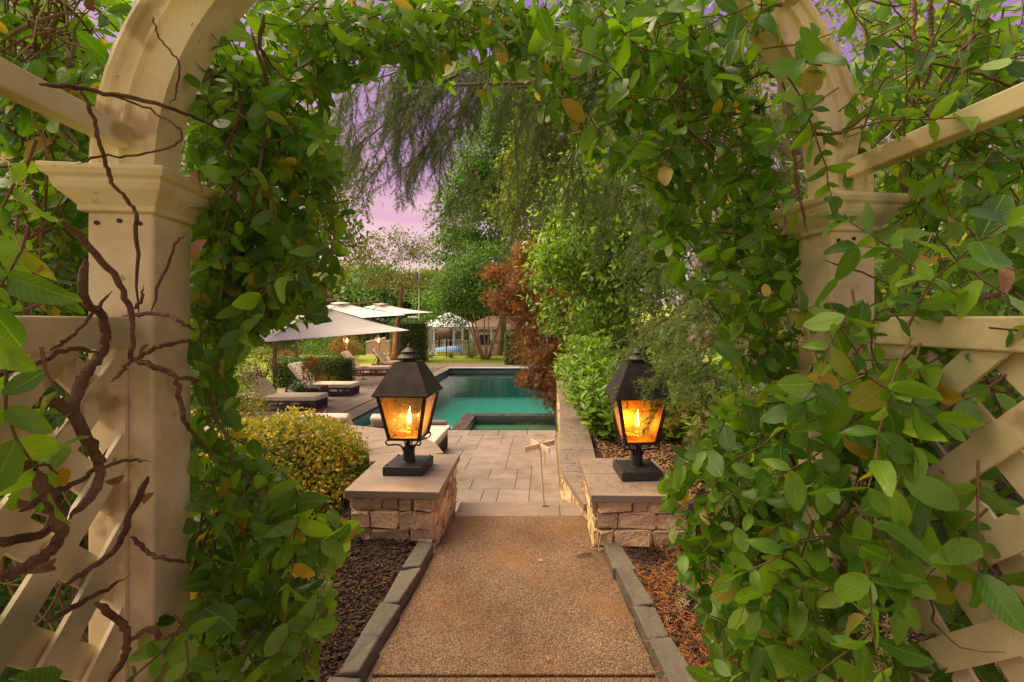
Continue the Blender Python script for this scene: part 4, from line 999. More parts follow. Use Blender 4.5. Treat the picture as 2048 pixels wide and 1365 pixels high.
MB().tube(a_, [.1, .28, .36, .38, .40, .40, .40, .38, .36, .28, .1][:len(a_)], 14).build('barrel', 'bark', gv, smooth=True)
for s in (-.4, .4): MB().box((gc.x+s, gc.y, (gc.z-.3-.9)/2), (.07, .07, gc.z-.3+.9)).build('leg', 'iron', gv)
# boathouse
bh = Vector((-2.2, 40, -1.4)); b = empty('boathouse', bh, 'cream lakeside boathouse with columns behind the multi-stemmed tree', 'building')
MB().box(bh+Vector((0, 2.2, .9)), (8, 3.6, 2.0)).build('wall', 'cream', b)
MB().box(bh+Vector((0, .9, 2.25)), (8.8, 4.6, .22)).build('fascia', 'white_shell', b)
MB().add([bh+Vector(v) for v in ((-4.6, -1.6, 2.362), (4.6, -1.6, 2.362), (4.6, 4.4, 2.362), (-4.6, 4.4, 2.362), (-3, 1.2, 3.3), (3, 1.2, 3.3))], [(0, 1, 5, 4), (1, 2, 5), (2, 3, 4, 5), (3, 0, 4), (0, 3, 2, 1)]).build('roof', 'bark', b)
for i in range(6): MB().frustum(bh+Vector((-4+i*1.6, -1.1, -.1)), [(.13, 0), (.13, .1), (.10, .14), (.09, 2.1), (.13, 2.2), (.13, 2.24)], 12).build('column', 'white_shell', b)
for i in range(4):
    wd = MB().box(bh+Vector((-3.1+i*2.0, .385, 1.1)), (1.1, .03, 1.2)).build('window', 'white_shell', b)
    MB().box(bh+Vector((-3.1+i*2.0, .365, 1.1)), (.95, .02, 1.05)).build('pane', 'dark_glass', wd)
MB().box(bh+Vector((0, -.6, -.2)), (9, 3.0, .16)).build('dock', 'rail_wood', b)
MB().box(bh+Vector((0, -1.25, .75)), (8.2, .06, .06)).build('handrail', 'white_shell', b)
# flag
fp = U(838, 600, 42); fl = empty('flagpole', (fp.x, fp.y, -1.2), 'white flagpole with a drooping striped flag', 'flagpole')
MB().tube([(fp.x, fp.y, -1.2), (fp.x, fp.y, 6.6)], [.07, .04], 8).build('pole', 'white_shell', fl)
MB().frustum((fp.x, fp.y, 6.6), [(.02, 0), (.08, .06), (.02, .14)], 8).build('finial', 'yellow_leaf', fl)
nu, nv_ = 14, 12; vs_ = []; uvs = []
for j in range(nv_+1):
    for i in range(nu+1):
        s = i/nu; w_ = j/nv_
        x = -.05-.50*s*(1-.15*w_)+.05*math.sin(9*s+2*w_); y = .16*math.sin(14*s+1.5*w_)*s**.5; z = 5.95-.95*(1-w_)-.75*s*s-.1*s
        vs_.append((x, y, z)); uvs.append((s, w_))
me = bpy.data.meshes.new('flag'); me.from_pydata(vs_, [], [(j*(nu+1)+i, j*(nu+1)+i+1, (j+1)*(nu+1)+i+1, (j+1)*(nu+1)+i) for j in range(nv_) for i in range(nu)])
ul = me.uv_layers.new(name='UVMap')
for l in me.loops: ul.data[l.index].uv = uvs[l.vertex_index]
o = link('flag', me, 'flag_cloth', fl); o.location = (0, 0, 1.2); OFF[o.name] = OFF[fl.name]
# ================================================================== VEGETATION
def crown_leaves(rng, ells, n_clump, per, cr, ls, hollow=.5, droop=.3):
    C = []; w = np.array([e[2] if len(e) > 2 else e[1][0]*e[1][1]*e[1][2] for e in ells], float); w /= w.sum()
    for (e, k) in zip(ells, rng.multinomial(n_clump, w)):
        d = rdir(rng, k); r_ = (hollow+(1-hollow)*rng.random(k)**.6)[:, None]
        C.append(np.array(e[0])+d*r_*np.array(e[1]))
    C = np.concatenate(C); cen = np.average([np.array(e[0]) for e in ells], axis=0, weights=w)
    cs = cr*rng.uniform(.6, 1.35, len(C))
    P = np.repeat(C, per, 0)+rng.normal(0, 1, (len(C)*per, 3))*[1, 1, .6]*np.repeat(cs, per)[:, None]
    out = nrm(P-cen); n = len(P)
    return C, P, rdir(rng, n)+out*.5-np.array([0, 0, droop]), rdir(rng, n)*.9+out*.5+[0, 0, .7], ls*rng.uniform(.65, 1.3, n)
def tree(name, label, base, ells, n_clump, per, cr, ls, T, lm, bm='bark', tr=.12, seed=1, lean=(0, 0), fork=.35, stems=1, frac=.35, group=None, cat='tree', hollow=.5, vis=6):
    rng = np.random.default_rng(seed); t = empty(name, base, label, cat, group)
    C, P, D_, UP_, S = crown_leaves(rng, ells, n_clump, per, cr, ls, hollow)
    B = np.array(base, float); lowz = min(e[0][2]-e[1][2] for e in ells); cen = np.mean(C, 0)
    mb = MB(); sel = C[rng.permutation(len(C))[:max(4, int(len(C)*frac))]]
    forks = []
    for s in range(stems):
        a = 2*math.pi*s/stems+rng.uniform(-.3, .3); spread = .0 if stems == 1 else .12+.05*rng.random()
        b0 = B+[math.cos(a)*spread, math.sin(a)*spread, -.1]
        if stems == 1: top = np.array([B[0]+lean[0], B[1]+lean[1], B[2]+(cen[2]-B[2])*.75])
        else: top = np.array([B[0]+math.cos(a)*(.5+.5*rng.random())*ells[0][1][0]*.75, B[1]+math.sin(a)*ells[0][1][1]*.6, B[2]+(cen[2]-B[2])*(.55+.2*rng.random())])
        pts = wob(b0, top, 9, .03*np.linalg.norm(top-b0)/4, rng)
        rr = np.linspace(tr, tr*.45, 9); rr[0] *= 1.3
        mb.tube(pts, list(rr), 8); forks += [(pts[j], rr[j]) for j in range(4, 9)]
    F = [np.array(f[0]) for f in forks]; FR = [f[1] for f in forks]; FC = [0.0]*len(F)
    sel = sel[np.argsort([min(np.linalg.norm(f-c) for f in F) for c in sel])]
    for c in sel:
        A_ = np.array(F); dd = np.linalg.norm(A_-c, axis=1); j = int(np.argmin(dd+.25*np.array(FC)+np.maximum(0, A_[:, 2]-c[2])*1.2))
        ln = wob(F[j], c, vis, .04*dd[j]/3, rng); r0 = min(FR[j]*.72, .012+.02*dd[j]); rr = np.linspace(r0, max(.006, r0*.35), vis); mb.tube(ln, list(rr), 5)
        for q in range(2, vis): F.append(ln[q]); FR.append(rr[q]); FC.append(FC[j]+dd[j]*q/(vis-1))
    mb.build('trunk', bm, t, smooth=True)
    cloud('crown', P, D_, UP_, S, T, lm, t)
    return t
v3 = lambda v: (v.x, v.y, v.z)
# --- trees beyond the pool
b = U(788, 716, 24.2); b.z = -.79
tree('shade_tree', 'thin leaning tree with an airy olive crown behind the umbrellas', v3(b), [(v3(U(770, 500, 24)), (2.3, 1.8, .85)), (v3(U(815, 490, 24.5)), (1.3, 1.4, .8)), (v3(U(730, 520, 23.5)), (1.1, 1, .5)), (v3(U(790, 560, 24)), (2.0, 1.5, .5))], 120, 34, .30, .15, T_SM, 'tree_olive', tr=.20, seed=41, lean=(.45, 0), frac=.8, vis=7)
tree('multi_stem_tree', 'vase-shaped multi-stemmed tree with smooth tan trunks on the lawn', (-3.55, 27.0, -.79), [(v3(U(955, 575, 27)), (2.5, 2.2, 1.5)), (v3(U(985, 540, 27)), (2.2, 2, 1.6)), (v3(U(900, 600, 27)), (1.1, 1, .8)), (v3(U(895, 640, 26.5)), (.9, 1, .3))], 340, 80, .36, .17, T_SM, 'tree_green', 'smooth_bark', tr=.06, seed=42, stems=11, frac=.25)
tree('tall_tree', 'tall dark green tree rising behind the multi-stemmed tree', (-3.0, 31.5, -.9), [(v3(U(955, 430, 31)), (2.6, 2.3, 3.2)), (v3(U(985, 330, 31)), (2.7, 2.3, 3.2)), (v3(U(1040, 280, 32)), (2.8, 2.5, 3.8)), (v3(U(930, 500, 30.5)), (2.0, 2, 1.6))], 460, 80, .5, .26, T_SM, 'tree_green', tr=.28, seed=43)
tree('tall_tree', 'tall light green tree behind the red maple, partly hidden by cedar', (1.4, 24, -.79), [(v3(U(1080, 400, 24)), (2.2, 2, 2.8)), (v3(U(1150, 260, 24)), (3.0, 2.4, 3.6)), (v3(U(1060, 330, 24)), (1.4, 1.5, 2))], 360, 80, .45, .24, T_SM, 'tree_light', tr=.25, seed=44)
tree('lakeside_tree', 'dense green tree behind the boathouse', (-3.0, 44.5, -1.3), [((-3.4, 44.5, 3.6), (3.6, 2.2, 2.6)), ((-1.0, 45, 5), (3.6, 2.2, 3.4))], 200, 60, .7, .42, T_SM, 'tree_light', tr=.3, seed=55)
tree('lakeside_tree', 'dense green tree behind the gazebo roof', (-9.2, 44, -1.3), [((-9.0, 44, 3.4), (3.0, 2.2, 2.3)), ((-6.8, 44.5, 4.2), (2.6, 2.2, 2.6))], 180, 60, .65, .42, T_SM, 'tree_green', tr=.3, seed=56)
# --- red maple hanging over the pool
tree('red_maple', 'red-leaved maple hanging over the far right of the pool', (1.05, 12.7, .1), [(v3(U(1075, 600, 12.4)), (1.0, 1.0, .9)), (v3(U(1090, 690, 11.9)), (.75, .9, .8)), (v3(U(1115, 770, 11.4)), (.45, .7, .62)), (v3(U(1015, 600, 12.6)), (.50, .6, .28), .25), (v3(U(1000, 548, 12.8)), (.35, .5, .15), .1), (v3(U(1058, 520, 12.9)), (.45, .5, .45), .3), (v3(U(1065, 755, 11.7)), (.28, .5, .2), .1)], 300, 70, .15, .085, T_MAP, 'maple_red', tr=.07, seed=45, frac=.3)
tree('broadleaf_evergreen', 'glossy broadleaf evergreen tree between the maple and the cedar', (1.75, 10.3, .1), [(v3(U(1190, 560, 10)), (1.25, 1.2, 1.7)), (v3(U(1240, 430, 10.3)), (1.35, 1.2, 1.9)), (v3(U(1150, 470, 10)), (.9, .9, 1.3)), (v3(U(1300, 330, 10.6)), (1.6, 1.3, 2.0)), (v3(U(1280, 620, 9.6)), (.9, .9, 1.2))], 520, 56, .22, .14, T_SM, 'evergreen', tr=.12, seed=46, hollow=.65)
# --- left tree seen through the vine, right trees
tree('garden_tree', 'leafy green tree behind the jasmine left of the sky gap', (-9.3, 10.6, -.79), [((-6.7, 10.5, 4.9), (2.2, 1.8, 2.0)), ((-5.2, 10.2, 3.6), (1.0, .9, .7)), ((-7.6, 10.5, 3.2), (1.8, 1.5, 1.3))], 300, 60, .32, .14, T_SM, 'tree_light', tr=.14, seed=47)
tree('garden_tree', 'leafy green tree behind the arbor on the right', (5.2, 7.5, 0), [((5.0, 7.4, 4.6), (2.2, 1.8, 2.4)), ((3.6, 6.6, 3.6), (1.3, 1.2, 1.2)), ((6.2, 6.8, 2.6), (1.8, 1.5, 1.6))], 220, 46, .30, .12, T_SM, 'tree_light', tr=.15, seed=48)
# --- far shore
rng = np.random.default_rng(50)
shore = [(430, 540), (500, 555), (560, 535), (615, 520), (665, 545), (715, 528), (760, 535), (810, 545), (858, 538), (900, 560), (1000, 548), (1090, 540), (1200, 530), (350, 530)]
words = ['leftmost of the far shore trees, behind the jasmine', 'far shore tree left of the umbrella tips', 'tall far shore tree above the first umbrella', 'tallest far shore tree beside the sky gap', 'rounded far shore tree left of the leaning tree', 'broad far shore tree behind the leaning tree crown', 'far shore tree behind the leaning tree trunk', 'far shore tree between the leaning tree and the flagpole', 'far shore tree behind the flagpole', 'far shore tree above the gazebo roof', 'far shore tree behind the boathouse', 'far shore tree behind the red maple', 'far shore tree hidden behind the broadleaf evergreen', 'far shore tree at the far left behind the arbor']
for i, (px, py) in enumerate(shore):
    D = 80+8*rng.random()+(6 if i % 2 else 0); top = U(px, py, D); h = top.z+1.2; rx = rng.uniform(4.5, 6.5)
    c = (top.x, D, top.z-h*.42)
    tree('shore_tree', words[i], (top.x, D, -1.2), [(c, (rx, 4, h*.42)), ((top.x+rng.normal(0, 2), D-2, top.z-h*.68), (rx*.95, 4, h*.3))], 130, 46, 1.15, .8, T_DIA, 'tree_light' if i % 3 else 'tree_green', tr=.3, seed=60+i, frac=.12, group='trees on the far shore', hollow=.6)
r = np.random.default_rng(77); n = 15000
P = np.stack([r.uniform(-75, 30, n), r.uniform(72, 78, n), -1.6+3.2*r.random(n)**1.6], 1)
tag(cloud('shore_undergrowth', P, rdir(r, n), rdir(r, n)+[0, -.5, 1], r.uniform(.4, .8, n), T_DIA, 'tree_olive'), 'low green undergrowth along the far shore', 'undergrowth', kind='stuff')
# --- shrubs and hedges
def shell_leaves(rng, c, d, n, ls, round_=0):
    c = np.array(c); d = np.array(d)
    if round_ == 1:
        p = rdir(rng, n); p[:, 2] = np.abs(p[:, 2]); nn = p/d; bump_ = 1+.05*np.sin(p[:, 0]*9+1)*np.sin(p[:, 1]*8)+.04*np.sin(p[:, 2]*13+p[:, 0]*7)
        rr = rng.uniform(.80, 1.02, n)+(rng.random(n) < .05)*rng.uniform(0, .09, n)
        P = c+p*d*(rr*bump_)[:, None]; return P, nrm(nn)
    if round_ == 2:
        a = rng.uniform(0, 2*math.pi, n); z = rng.uniform(0, 1.25, n); top = z > 1; rr = np.where(top, np.sqrt(rng.random(n)), 1)
        nn = np.stack([np.cos(a)*~top, np.sin(a)*~top, top*1.0], 1)+1e-4
        P = c+np.stack([np.cos(a)*rr, np.sin(a)*rr, np.minimum(z, 1)], 1)*d; return P+rng.normal(0, .04, (n, 3)), nrm(nn)
    A_ = np.array([d[1]*d[2], d[1]*d[2], d[0]*d[2], d[0]*d[2], d[0]*d[1]]); f = rng.choice(5, n, p=A_/A_.sum()); u = rng.uniform(-1, 1, (n, 3)); nn = np.zeros((n, 3))
    for k, (ax, s) in enumerate(((0, 1), (0, -1), (1, 1), (1, -1), (2, 1))): u[f == k, ax] = s; nn[f == k, ax] = s
    return c+u*d/2+rng.normal(0, .03, (n, 3)), nn
def hedge(name, label, c, d, n, ls, lm, seed, round_=0, group=None, cat='hedge', T=T_SM, core='boxwood_core'):
    rng = np.random.default_rng(seed); z0 = c[2]-d[2]/2 if round_ == 0 else c[2]
    t = empty(name, (c[0], c[1], z0), label, cat, group)
    P, nn = shell_leaves(rng, c, d, n, ls, round_)
    mb = MB()
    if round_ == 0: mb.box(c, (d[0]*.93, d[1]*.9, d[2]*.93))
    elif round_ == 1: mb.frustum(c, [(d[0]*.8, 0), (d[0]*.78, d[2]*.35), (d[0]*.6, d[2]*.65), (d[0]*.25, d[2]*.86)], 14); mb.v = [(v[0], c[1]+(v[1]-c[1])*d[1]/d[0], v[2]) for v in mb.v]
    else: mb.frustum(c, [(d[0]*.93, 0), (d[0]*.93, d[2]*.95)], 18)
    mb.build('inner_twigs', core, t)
    cloud('foliage', P, rdir(rng, n)+nn*.6+[0, 0, .3], rdir(rng, n)*.7+nn, ls*rng.uniform(.7, 1.3, n), T, lm, t)
    return t
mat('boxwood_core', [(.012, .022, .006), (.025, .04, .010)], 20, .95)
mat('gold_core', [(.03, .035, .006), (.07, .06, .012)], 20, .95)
hedge('box_hedge', 'low clipped box hedge behind the second lounger', (-8.15, 16.1, -.34), (2.3, 1.3, .86), 9000, .06, 'boxwood', 101, group='clipped box hedges')
hedge('box_hedge', 'low clipped hedge on the lawn, farther from the loungers', (-11.2, 21.5, -.52), (3.2, .9, .5), 5000, .07, 'boxwood', 102, group='clipped box hedges')
hedge('round_hedge', 'tall round clipped hedge behind the leaning trunk', (-7.65, 25.6, -.8), (.98, .9, 2.25), 9000, .075, 'boxwood', 103, 2)
hedge('box_hedge', 'upright clipped hedge at the far pool end beside the red maple', (-1.55, 23.6, .02), (.95, .9, 1.7), 6000, .07, 'tree_green', 104, group='clipped box hedges')
def shrub(name, label, c, rad, n_clump, per, cr, ls, lm, seed, T=T_SM, flowers=None, group=None):
    rng = np.random.default_rng(seed); t = empty(name, (c[0], c[1], c[2]-rad[2]*.8), label, 'shrub', group)
    C, P, D_, UP_, S = crown_leaves(rng, [(c, rad)], n_clump, per, cr, ls, .35, 0)
    cloud('foliage', P, D_, UP_, S, T, lm, t)
    mb = MB(); b = np.array([c[0], c[1], c[2]-rad[2]*1.0])
    for q in C[:max(6, n_clump//3)]: mb.tube(wob(b+rng.normal(0, .05, 3)*[1, 1, 0], q, 6, .03, rng), list(np.linspace(.014, .004, 6)), 5)
    mb.build('stems', 'twig', t)
    if flowers:
        k = flowers[1]; Q = np.array(c)+rdir(rng, k)*np.array(rad)*rng.uniform(.8, 1.08, (k, 1)); cloud('blooms', Q, rdir(rng, k), rdir(rng, k)+[0, -1, .6], flowers[2], T_STAR, flowers[0], t)
    return t
shrub('loose_shrub', 'loose bright green shrub left of the closest lounger', (-6.9, 9.6, .05), (1.0, .9, .75), 70, 40, .16, .075, 'tree_light', 111)
shrub('loose_shrub', 'dark glossy shrub behind the closest lounger', (-8.6, 12.6, -.1), (.9, .9, .7), 60, 40, .16, .075, 'evergreen', 112)
shrub('loose_shrub', 'low shrub with yellow flowers below the jasmine', (-5.6, 7.8, -.1), (.8, .7, .5), 50, 36, .13, .06, 'tree_light', 113, flowers=('yellow_fl', 160, .045))
shrub('dark_shrub', 'wide dark shrub under the first umbrella, by the lake', (-12.2, 26.2, -.1), (1.9, .9, .75), 90, 40, .22, .10, 'tree_green', 114)
shrub('dark_shrub', 'bronze-leaved shrub beside the small flame lamp', (-10.9, 25.0, .1), (.8, .7, .7), 50, 40, .16, .09, 'maple_red', 115)
shrub('flower_clump', 'clump of yellow and orange flowers behind the second lounger', (-7.55, 15.35, -.55), (.55, .35, .28), 40, 30, .10, .07, 'yellow_fl', 116, T=T_NAR)
shrub('loose_shrub', 'leafy shrub with pink flowers between hedge and lamp post', (-9.6, 18.6, -.35), (.75, .7, .5), 50, 36, .13, .07, 'tree_light', 117, flowers=('red_fl', 26, .05))
shrub('flower_clump', 'red-orange flowering clump in front of the lake fence', (-14.6, 25.8, -.5), (.45, .4, .35), 30, 30, .10, .08, 'maple_red', 118)
shrub('loose_shrub', 'yellow-green shrub in front of the gazebo fence', (-4.45, 27.9, -.25), (.5, .4, .6), 40, 36, .12, .08, 'tree_light', 119)
shrub('small_box_ball', 'small round shrub at the fence beside the slide', (-7.1, 28.0, -.6), (.25, .25, .25), 20, 30, .07, .06, 'boxwood', 120, group='small round shrubs at the fence')
shrub('small_box_ball', 'small round shrub at the fence in front of the blue boat', (-5.75, 28.0, -.6), (.25, .25, .25), 20, 30, .07, .06, 'tree_light', 121, group='small round shrubs at the fence')
shrub('loose_shrub', 'leafy shrub in front of the lake fence left of the umbrella pole', (-15.6, 25.2, -.4), (.9, .6, .5), 40, 36, .14, .08, 'tree_light', 122)
shrub('bare_shrub', 'half-bare bronze shrub in front of the first umbrella', (-5.75, 9.25, .62), (.35, .3, .25), 14, 12, .10, .05, 'maple_red', 123)
# golden bush
GB = hedge('golden_bush', 'rounded golden-leaved bush beside the stone pillar', (-2.32, 4.02, .0), (.80, .70, .70), 15000, .042, 'gold', 130, 1, cat='bush', core='gold_core')
r = np.random.default_rng(131); n = 5200; p_ = rdir(r, n); p_[:, 2] = np.abs(p_[:, 2])**1.3*.75; P = np.array([-2.32, 4.02, 0])+nrm(p_)*[.80, .70, .70]*r.uniform(.84, 1.03, (n, 1)); P = P[P[:, 2] < .16+.34*r.random(n)]; n = len(P)
cloud('green_leaves', P, rdir(r, n)+[0, 0, .2], rdir(r, n)+[0, -.4, .4], r.uniform(.03, .055, n), T_SM, 'boxwood', GB)
# --- laurels along the right wall
def laurel(base, hgt, n_sh, spread, label, seed, n_ind):
    rng = np.random.default_rng(seed); t = empty('laurel_shrub', base, label, 'shrub', 'laurels along the right wall'); B = np.array(base)
    P, D_, UP_, S = [], [], [], []; mb = MB()
    for k in range(n_sh):
        a = rng.uniform(0, 2*math.pi); rr = spread*math.sqrt(rng.random()); tip = B+[math.cos(a)*rr, math.sin(a)*rr, hgt*(1-.55*(rr/spread)**2)*rng.uniform(.75, 1.05)]
        st = B+[math.cos(a)*rr*.3, math.sin(a)*rr*.3, 0]; line = wob(st, tip, 7, .012, rng); mb.tube(line, list(np.linspace(.009, .003, 7)), 5)
        m = 30; tt = 1-rng.random(m)**1.2*.88; idx = tt*6; i0 = np.minimum(idx.astype(int), 5); pp = line[i0]+(line[i0+1]-line[i0])*(idx-i0)[:, None]
        ax = nrm((tip-st)[None, :])[0]; th = rng.uniform(0, 2*math.pi, m); side = np.stack([np.cos(th), np.sin(th), np.zeros(m)], 1)
        D_.append(side*.9+ax*(.25+.9*tt[:, None]**3)); UP_.append(np.tile(ax, (m, 1))+rng.normal(0, .2, (m, 3))); P.append(pp); S.append(rng.uniform(.10, .16, m))
    mb.build('stems', 'twig', t, smooth=True)
    plant_leaves(t, np.concatenate(P), np.concatenate(D_), np.concatenate(UP_), np.concatenate(S), T_LAU, 'laurel', n_ind)
for i, (x, y, h, ns, sp, lab, ni) in enumerate(((.80, 5.5, 1.0, 55, .52, 'laurel closest to the amber lantern, at the wall coping', 110), (.74, 6.5, 1.25, 60, .55, 'second laurel from the amber lantern', 90), (.74, 7.7, 1.3, 60, .58, 'third laurel from the amber lantern', 60), (.80, 9.0, 1.3, 55, .6, 'laurel farthest from the lantern, beside the red maple', 40), (1.6, 5.2, 1.5, 50, .6, 'tall laurel behind the amber lantern', 90), (2.0, 4.4, 1.1, 45, .6, 'laurel half hidden by jasmine right of the amber lantern', 40))):
    laurel((x, y, .12), h, ns, sp, lab, 140+i, ni)
# --- deodar cedar: drooping fronds with short needles
cd = empty('cedar_tree', (3.3, 6.2, .1), 'cedar with long drooping needle fronds above the path and over the right lantern', 'tree')
rng = np.random.default_rng(160)
tw_lines = []; nP, nD, nS = [], [], []; dP, dD, dS = [], [], []
def frond(p0, d0, L, sub, nl, dark, droop=.5, dens=1.0):
    p = np.array(p0, float); d = np.array(d0, float); d /= np.linalg.norm(d); m = max(6, int(L/.05)); line = [p.copy()]
    for i in range(m):
        d = d+np.array([0, 0, -droop])*(1.0/m)+rng.normal(0, .05, 3); d /= np.linalg.norm(d); p = p+d*L/m; line.append(p.copy())
    tw_lines.append((line, .004+.006*L, .0015)); line = np.array(line)
    def needles(ln, k):
        seg = rng.integers(0, len(ln)-1, k); q = ln[seg]+(ln[seg+1]-ln[seg])*rng.random((k, 1)); ax = nrm(ln[seg+1]-ln[seg])
        dd = nrm(rdir(rng, k)+ax*.6)
        (dP if dark else nP).append(q); (dD if dark else nD).append(dd); (dS if dark else nS).append(nl*rng.uniform(.6, 1.15, k))
    needles(line, int(120*L*dens))
    for i in range(1, m):
        for s in range(sub):
            ax = nrm((line[i+1 if i < m else i]-line[i-1])[None, :])[0]; sd = np.cross(ax, rdir(rng, 1)[0]); sd /= np.linalg.norm(sd)+1e-6
            l2 = L*rng.uniform(.12, .38)*(1-.6*i/m); k = max(4, int(l2/.045)); q = line[i].copy(); dd = sd*.8+ax*.7; ln = [q.copy()]
            for j in range(k):
                dd = dd+np.array([0, 0, -.9*droop])/k+rng.normal(0, .06, 3); dd /= np.linalg.norm(dd); q = q+dd*l2/k; ln.append(q.copy())
            tw_lines.append((ln, .0026, .001)); needles(np.array(ln), int(210*l2*dens)+6)
# main limbs from the trunk
limbs = []
for tip, z0 in (((-2.3, 6.4, 5.1), 5.4), ((-1.6, 7.0, 5.6), 6.2), ((-.6, 6.0, 4.6), 5.0), ((.6, 6.3, 5.0), 5.3), ((.9, 5.2, 3.9), 4.2), ((1.4, 4.3, 3.1), 3.4), ((1.6, 4.4, 2.5), 2.6), ((1.9, 3.9, 3.5), 3.8), ((1.5, 4.6, 1.9), 2.0), ((-1.9, 5.6, 4.4), 4.9)):
    ln = wob((3.2, 6.2, z0), tip, 14, .05, rng); limbs.append(ln)
mb = MB(); mb.tube(wob((3.3, 6.2, 0), (3.2, 6.2, 8), 10, .04, rng), list(np.linspace(.22, .08, 10)), 10); mb.build('trunk', 'bark', cd, smooth=True)
for ln in limbs: MB().tube(ln, list(np.linspace(.05, .010, 14)), 6).build('limb', 'bark', cd, smooth=True)
for k, ln in enumerate(limbs):
    far = k in (0, 1, 2, 3, 9); n_ = 34 if far else 30
    for i in range(n_):
        t_ = .25+.75*rng.random() if far else .4+.6*rng.random(); q = ln[min(13, int(t_*13))]+rng.normal(0, .12, 3)
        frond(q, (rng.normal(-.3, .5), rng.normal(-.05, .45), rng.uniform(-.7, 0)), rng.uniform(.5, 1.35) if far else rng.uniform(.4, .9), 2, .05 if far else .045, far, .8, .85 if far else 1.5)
for i in range(60):
    px = rng.uniform(670, 920); D = rng.uniform(5.2, 6.8); top_ = rng.uniform(120, 330)
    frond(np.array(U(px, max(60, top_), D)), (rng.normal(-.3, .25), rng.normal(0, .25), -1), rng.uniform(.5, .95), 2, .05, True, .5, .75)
for a_, b_2 in (((1000, 110, 6.2), (660, 330, 6.0)), ((960, 60, 5.8), (700, 170, 5.6)), ((1000, 120, 6.4), (820, 330, 6.3))):
    ln = wob(U(*a_), U(*b_2), 12, .03, rng); MB().tube(ln, list(np.linspace(.022, .006, 12)), 6).build('limb', 'bark', cd, smooth=True)
    for i in range(20): frond(ln[rng.integers(1, 12)], (rng.normal(-.4, .35), rng.normal(0, .4), -.7), rng.uniform(.4, .9), 2, .05, True, .7, .8)
for i in range(75):
    px = rng.uniform(890, 1340); D = rng.uniform(5.4, 8)
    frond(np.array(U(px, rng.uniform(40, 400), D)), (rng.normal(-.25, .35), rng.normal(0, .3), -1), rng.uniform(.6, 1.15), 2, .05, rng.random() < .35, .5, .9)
# fronds that reach in front of the right lantern and right of it
for px, py, D, dx, dz, L in ((1400, 690, 3.25, -.9, -.2, .75), (1370, 610, 3.3, -.6, -.6, .6), (1400, 750, 3.15, -.9, -.12, .6), (1390, 720, 3.2, -.8, -.45, .6), (1380, 660, 3.2, -.7, -.5, .6), (1440, 700, 3.5, -.8, -.35, .55), (1400, 620, 3.6, -.7, -.7, .6), (1450, 760, 3.3, -.9, -.25, .55), (1480, 800, 3.4, -.6, -.6, .5), (1420, 780, 3.7, -.4, -.9, .5), (1500, 600, 3.8, -.4, -.9, .7), (1540, 680, 3.6, -.5, -.8, .6), (1380, 560, 4.2, -.3, -1, .8), (1330, 480, 4.6, -.1, -1, .9), (1290, 430, 5.0, 0, -1, .9), (1470, 520, 4.0, -.2, -1, .8), (1560, 560, 3.7, -.1, -1, .7), (1370, 640, 4.4, -.3, -.9, .7), (1430, 600, 3.9, -.5, -.8, .6), (1410, 840, 3.6, -.3, -1, .35), (1520, 780, 3.7, -.2, -1, .6), (1600, 640, 3.8, 0, -1, .7), (1360, 300, 5.4, -.2, -1, 1.1), (1230, 350, 5.6, -.1, -1, 1.1), (1160, 300, 5.8, -.2, -1, 1.0), (1430, 660, 3.45, -.85, -.3, .5)):
    for k in range(1 if D < 3.31 else 3): frond(np.array(U(px, py, D))+rng.normal(0, .06, 3), (dx+rng.normal(0, .2), rng.normal(-.1, .25), dz+rng.normal(0, .15)), L*rng.uniform(.8, 1.1), 2, .045, False, .45, 2.0)
mb = MB()
for ln, r0, r1 in tw_lines: mb.tube(ln, list(np.linspace(min(r0, .009), r1, len(ln))), 3, caps=False)
tag(mb.build('twigs', 'twig', cd), kind='stuff')
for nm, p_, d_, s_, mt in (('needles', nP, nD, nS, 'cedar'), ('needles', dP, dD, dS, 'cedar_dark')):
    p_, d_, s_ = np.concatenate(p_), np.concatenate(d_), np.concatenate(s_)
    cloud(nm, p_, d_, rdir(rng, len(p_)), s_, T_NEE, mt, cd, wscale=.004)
# --- tall shrubs beside the arbor
def bush_mass(name, label, boxes, n, ls, T, lm, seed, droop=.2):
    rng = np.random.default_rng(seed); b = boxes[0]; t = empty(name, ((b[0]+b[1])/2, (b[2]+b[3])/2, 0), label, 'shrub')
    mb = MB(); P = []; D_ = []
    for (x0_, x1_, y0_, y1_, z0_, z1_) in boxes:
        k = n//len(boxes)//16
        for i in range(k):
            tip = np.array([rng.uniform(x0_, x1_), rng.uniform(y0_, y1_), rng.uniform(z0_, z1_)]); a = tip+[rng.normal(0, .15), rng.normal(0, .15), -rng.uniform(.3, .5)]
            if name == 'tall_shrub' and max(project(tip[None, :])[0][0], project(a[None, :])[0][0]) > 400: continue
            ln = wob(a, tip, 5, .015, rng); mb.tube(ln, list(np.linspace(.005, .002, 5)), 4, caps=False)
            q = ln[rng.integers(0, 5, 16)]+rng.normal(0, .012, (16, 3)); P.append(q); D_.append(rdir(rng, 16)+nrm((tip-a)[None, :])*.8-[0, 0, droop])
    P = np.concatenate(P); D_ = np.concatenate(D_)
    for i in range(10):
        b = boxes[i % len(boxes)]; mb.tube(wob((rng.uniform(b[0], b[1]), rng.uniform(b[2], b[3]), 0), (rng.uniform(b[0], b[1]), rng.uniform(b[2], b[3]), b[5]), 8, .05, rng), list(np.linspace(.02, .006, 8)), 6)
    tag(mb.build('stems', 'twig', t), kind='stuff')
    cloud('foliage', P, D_, rdir(rng, len(P))+[0, 0, .8], ls*rng.uniform(.7, 1.3, len(P)), T, lm, t)
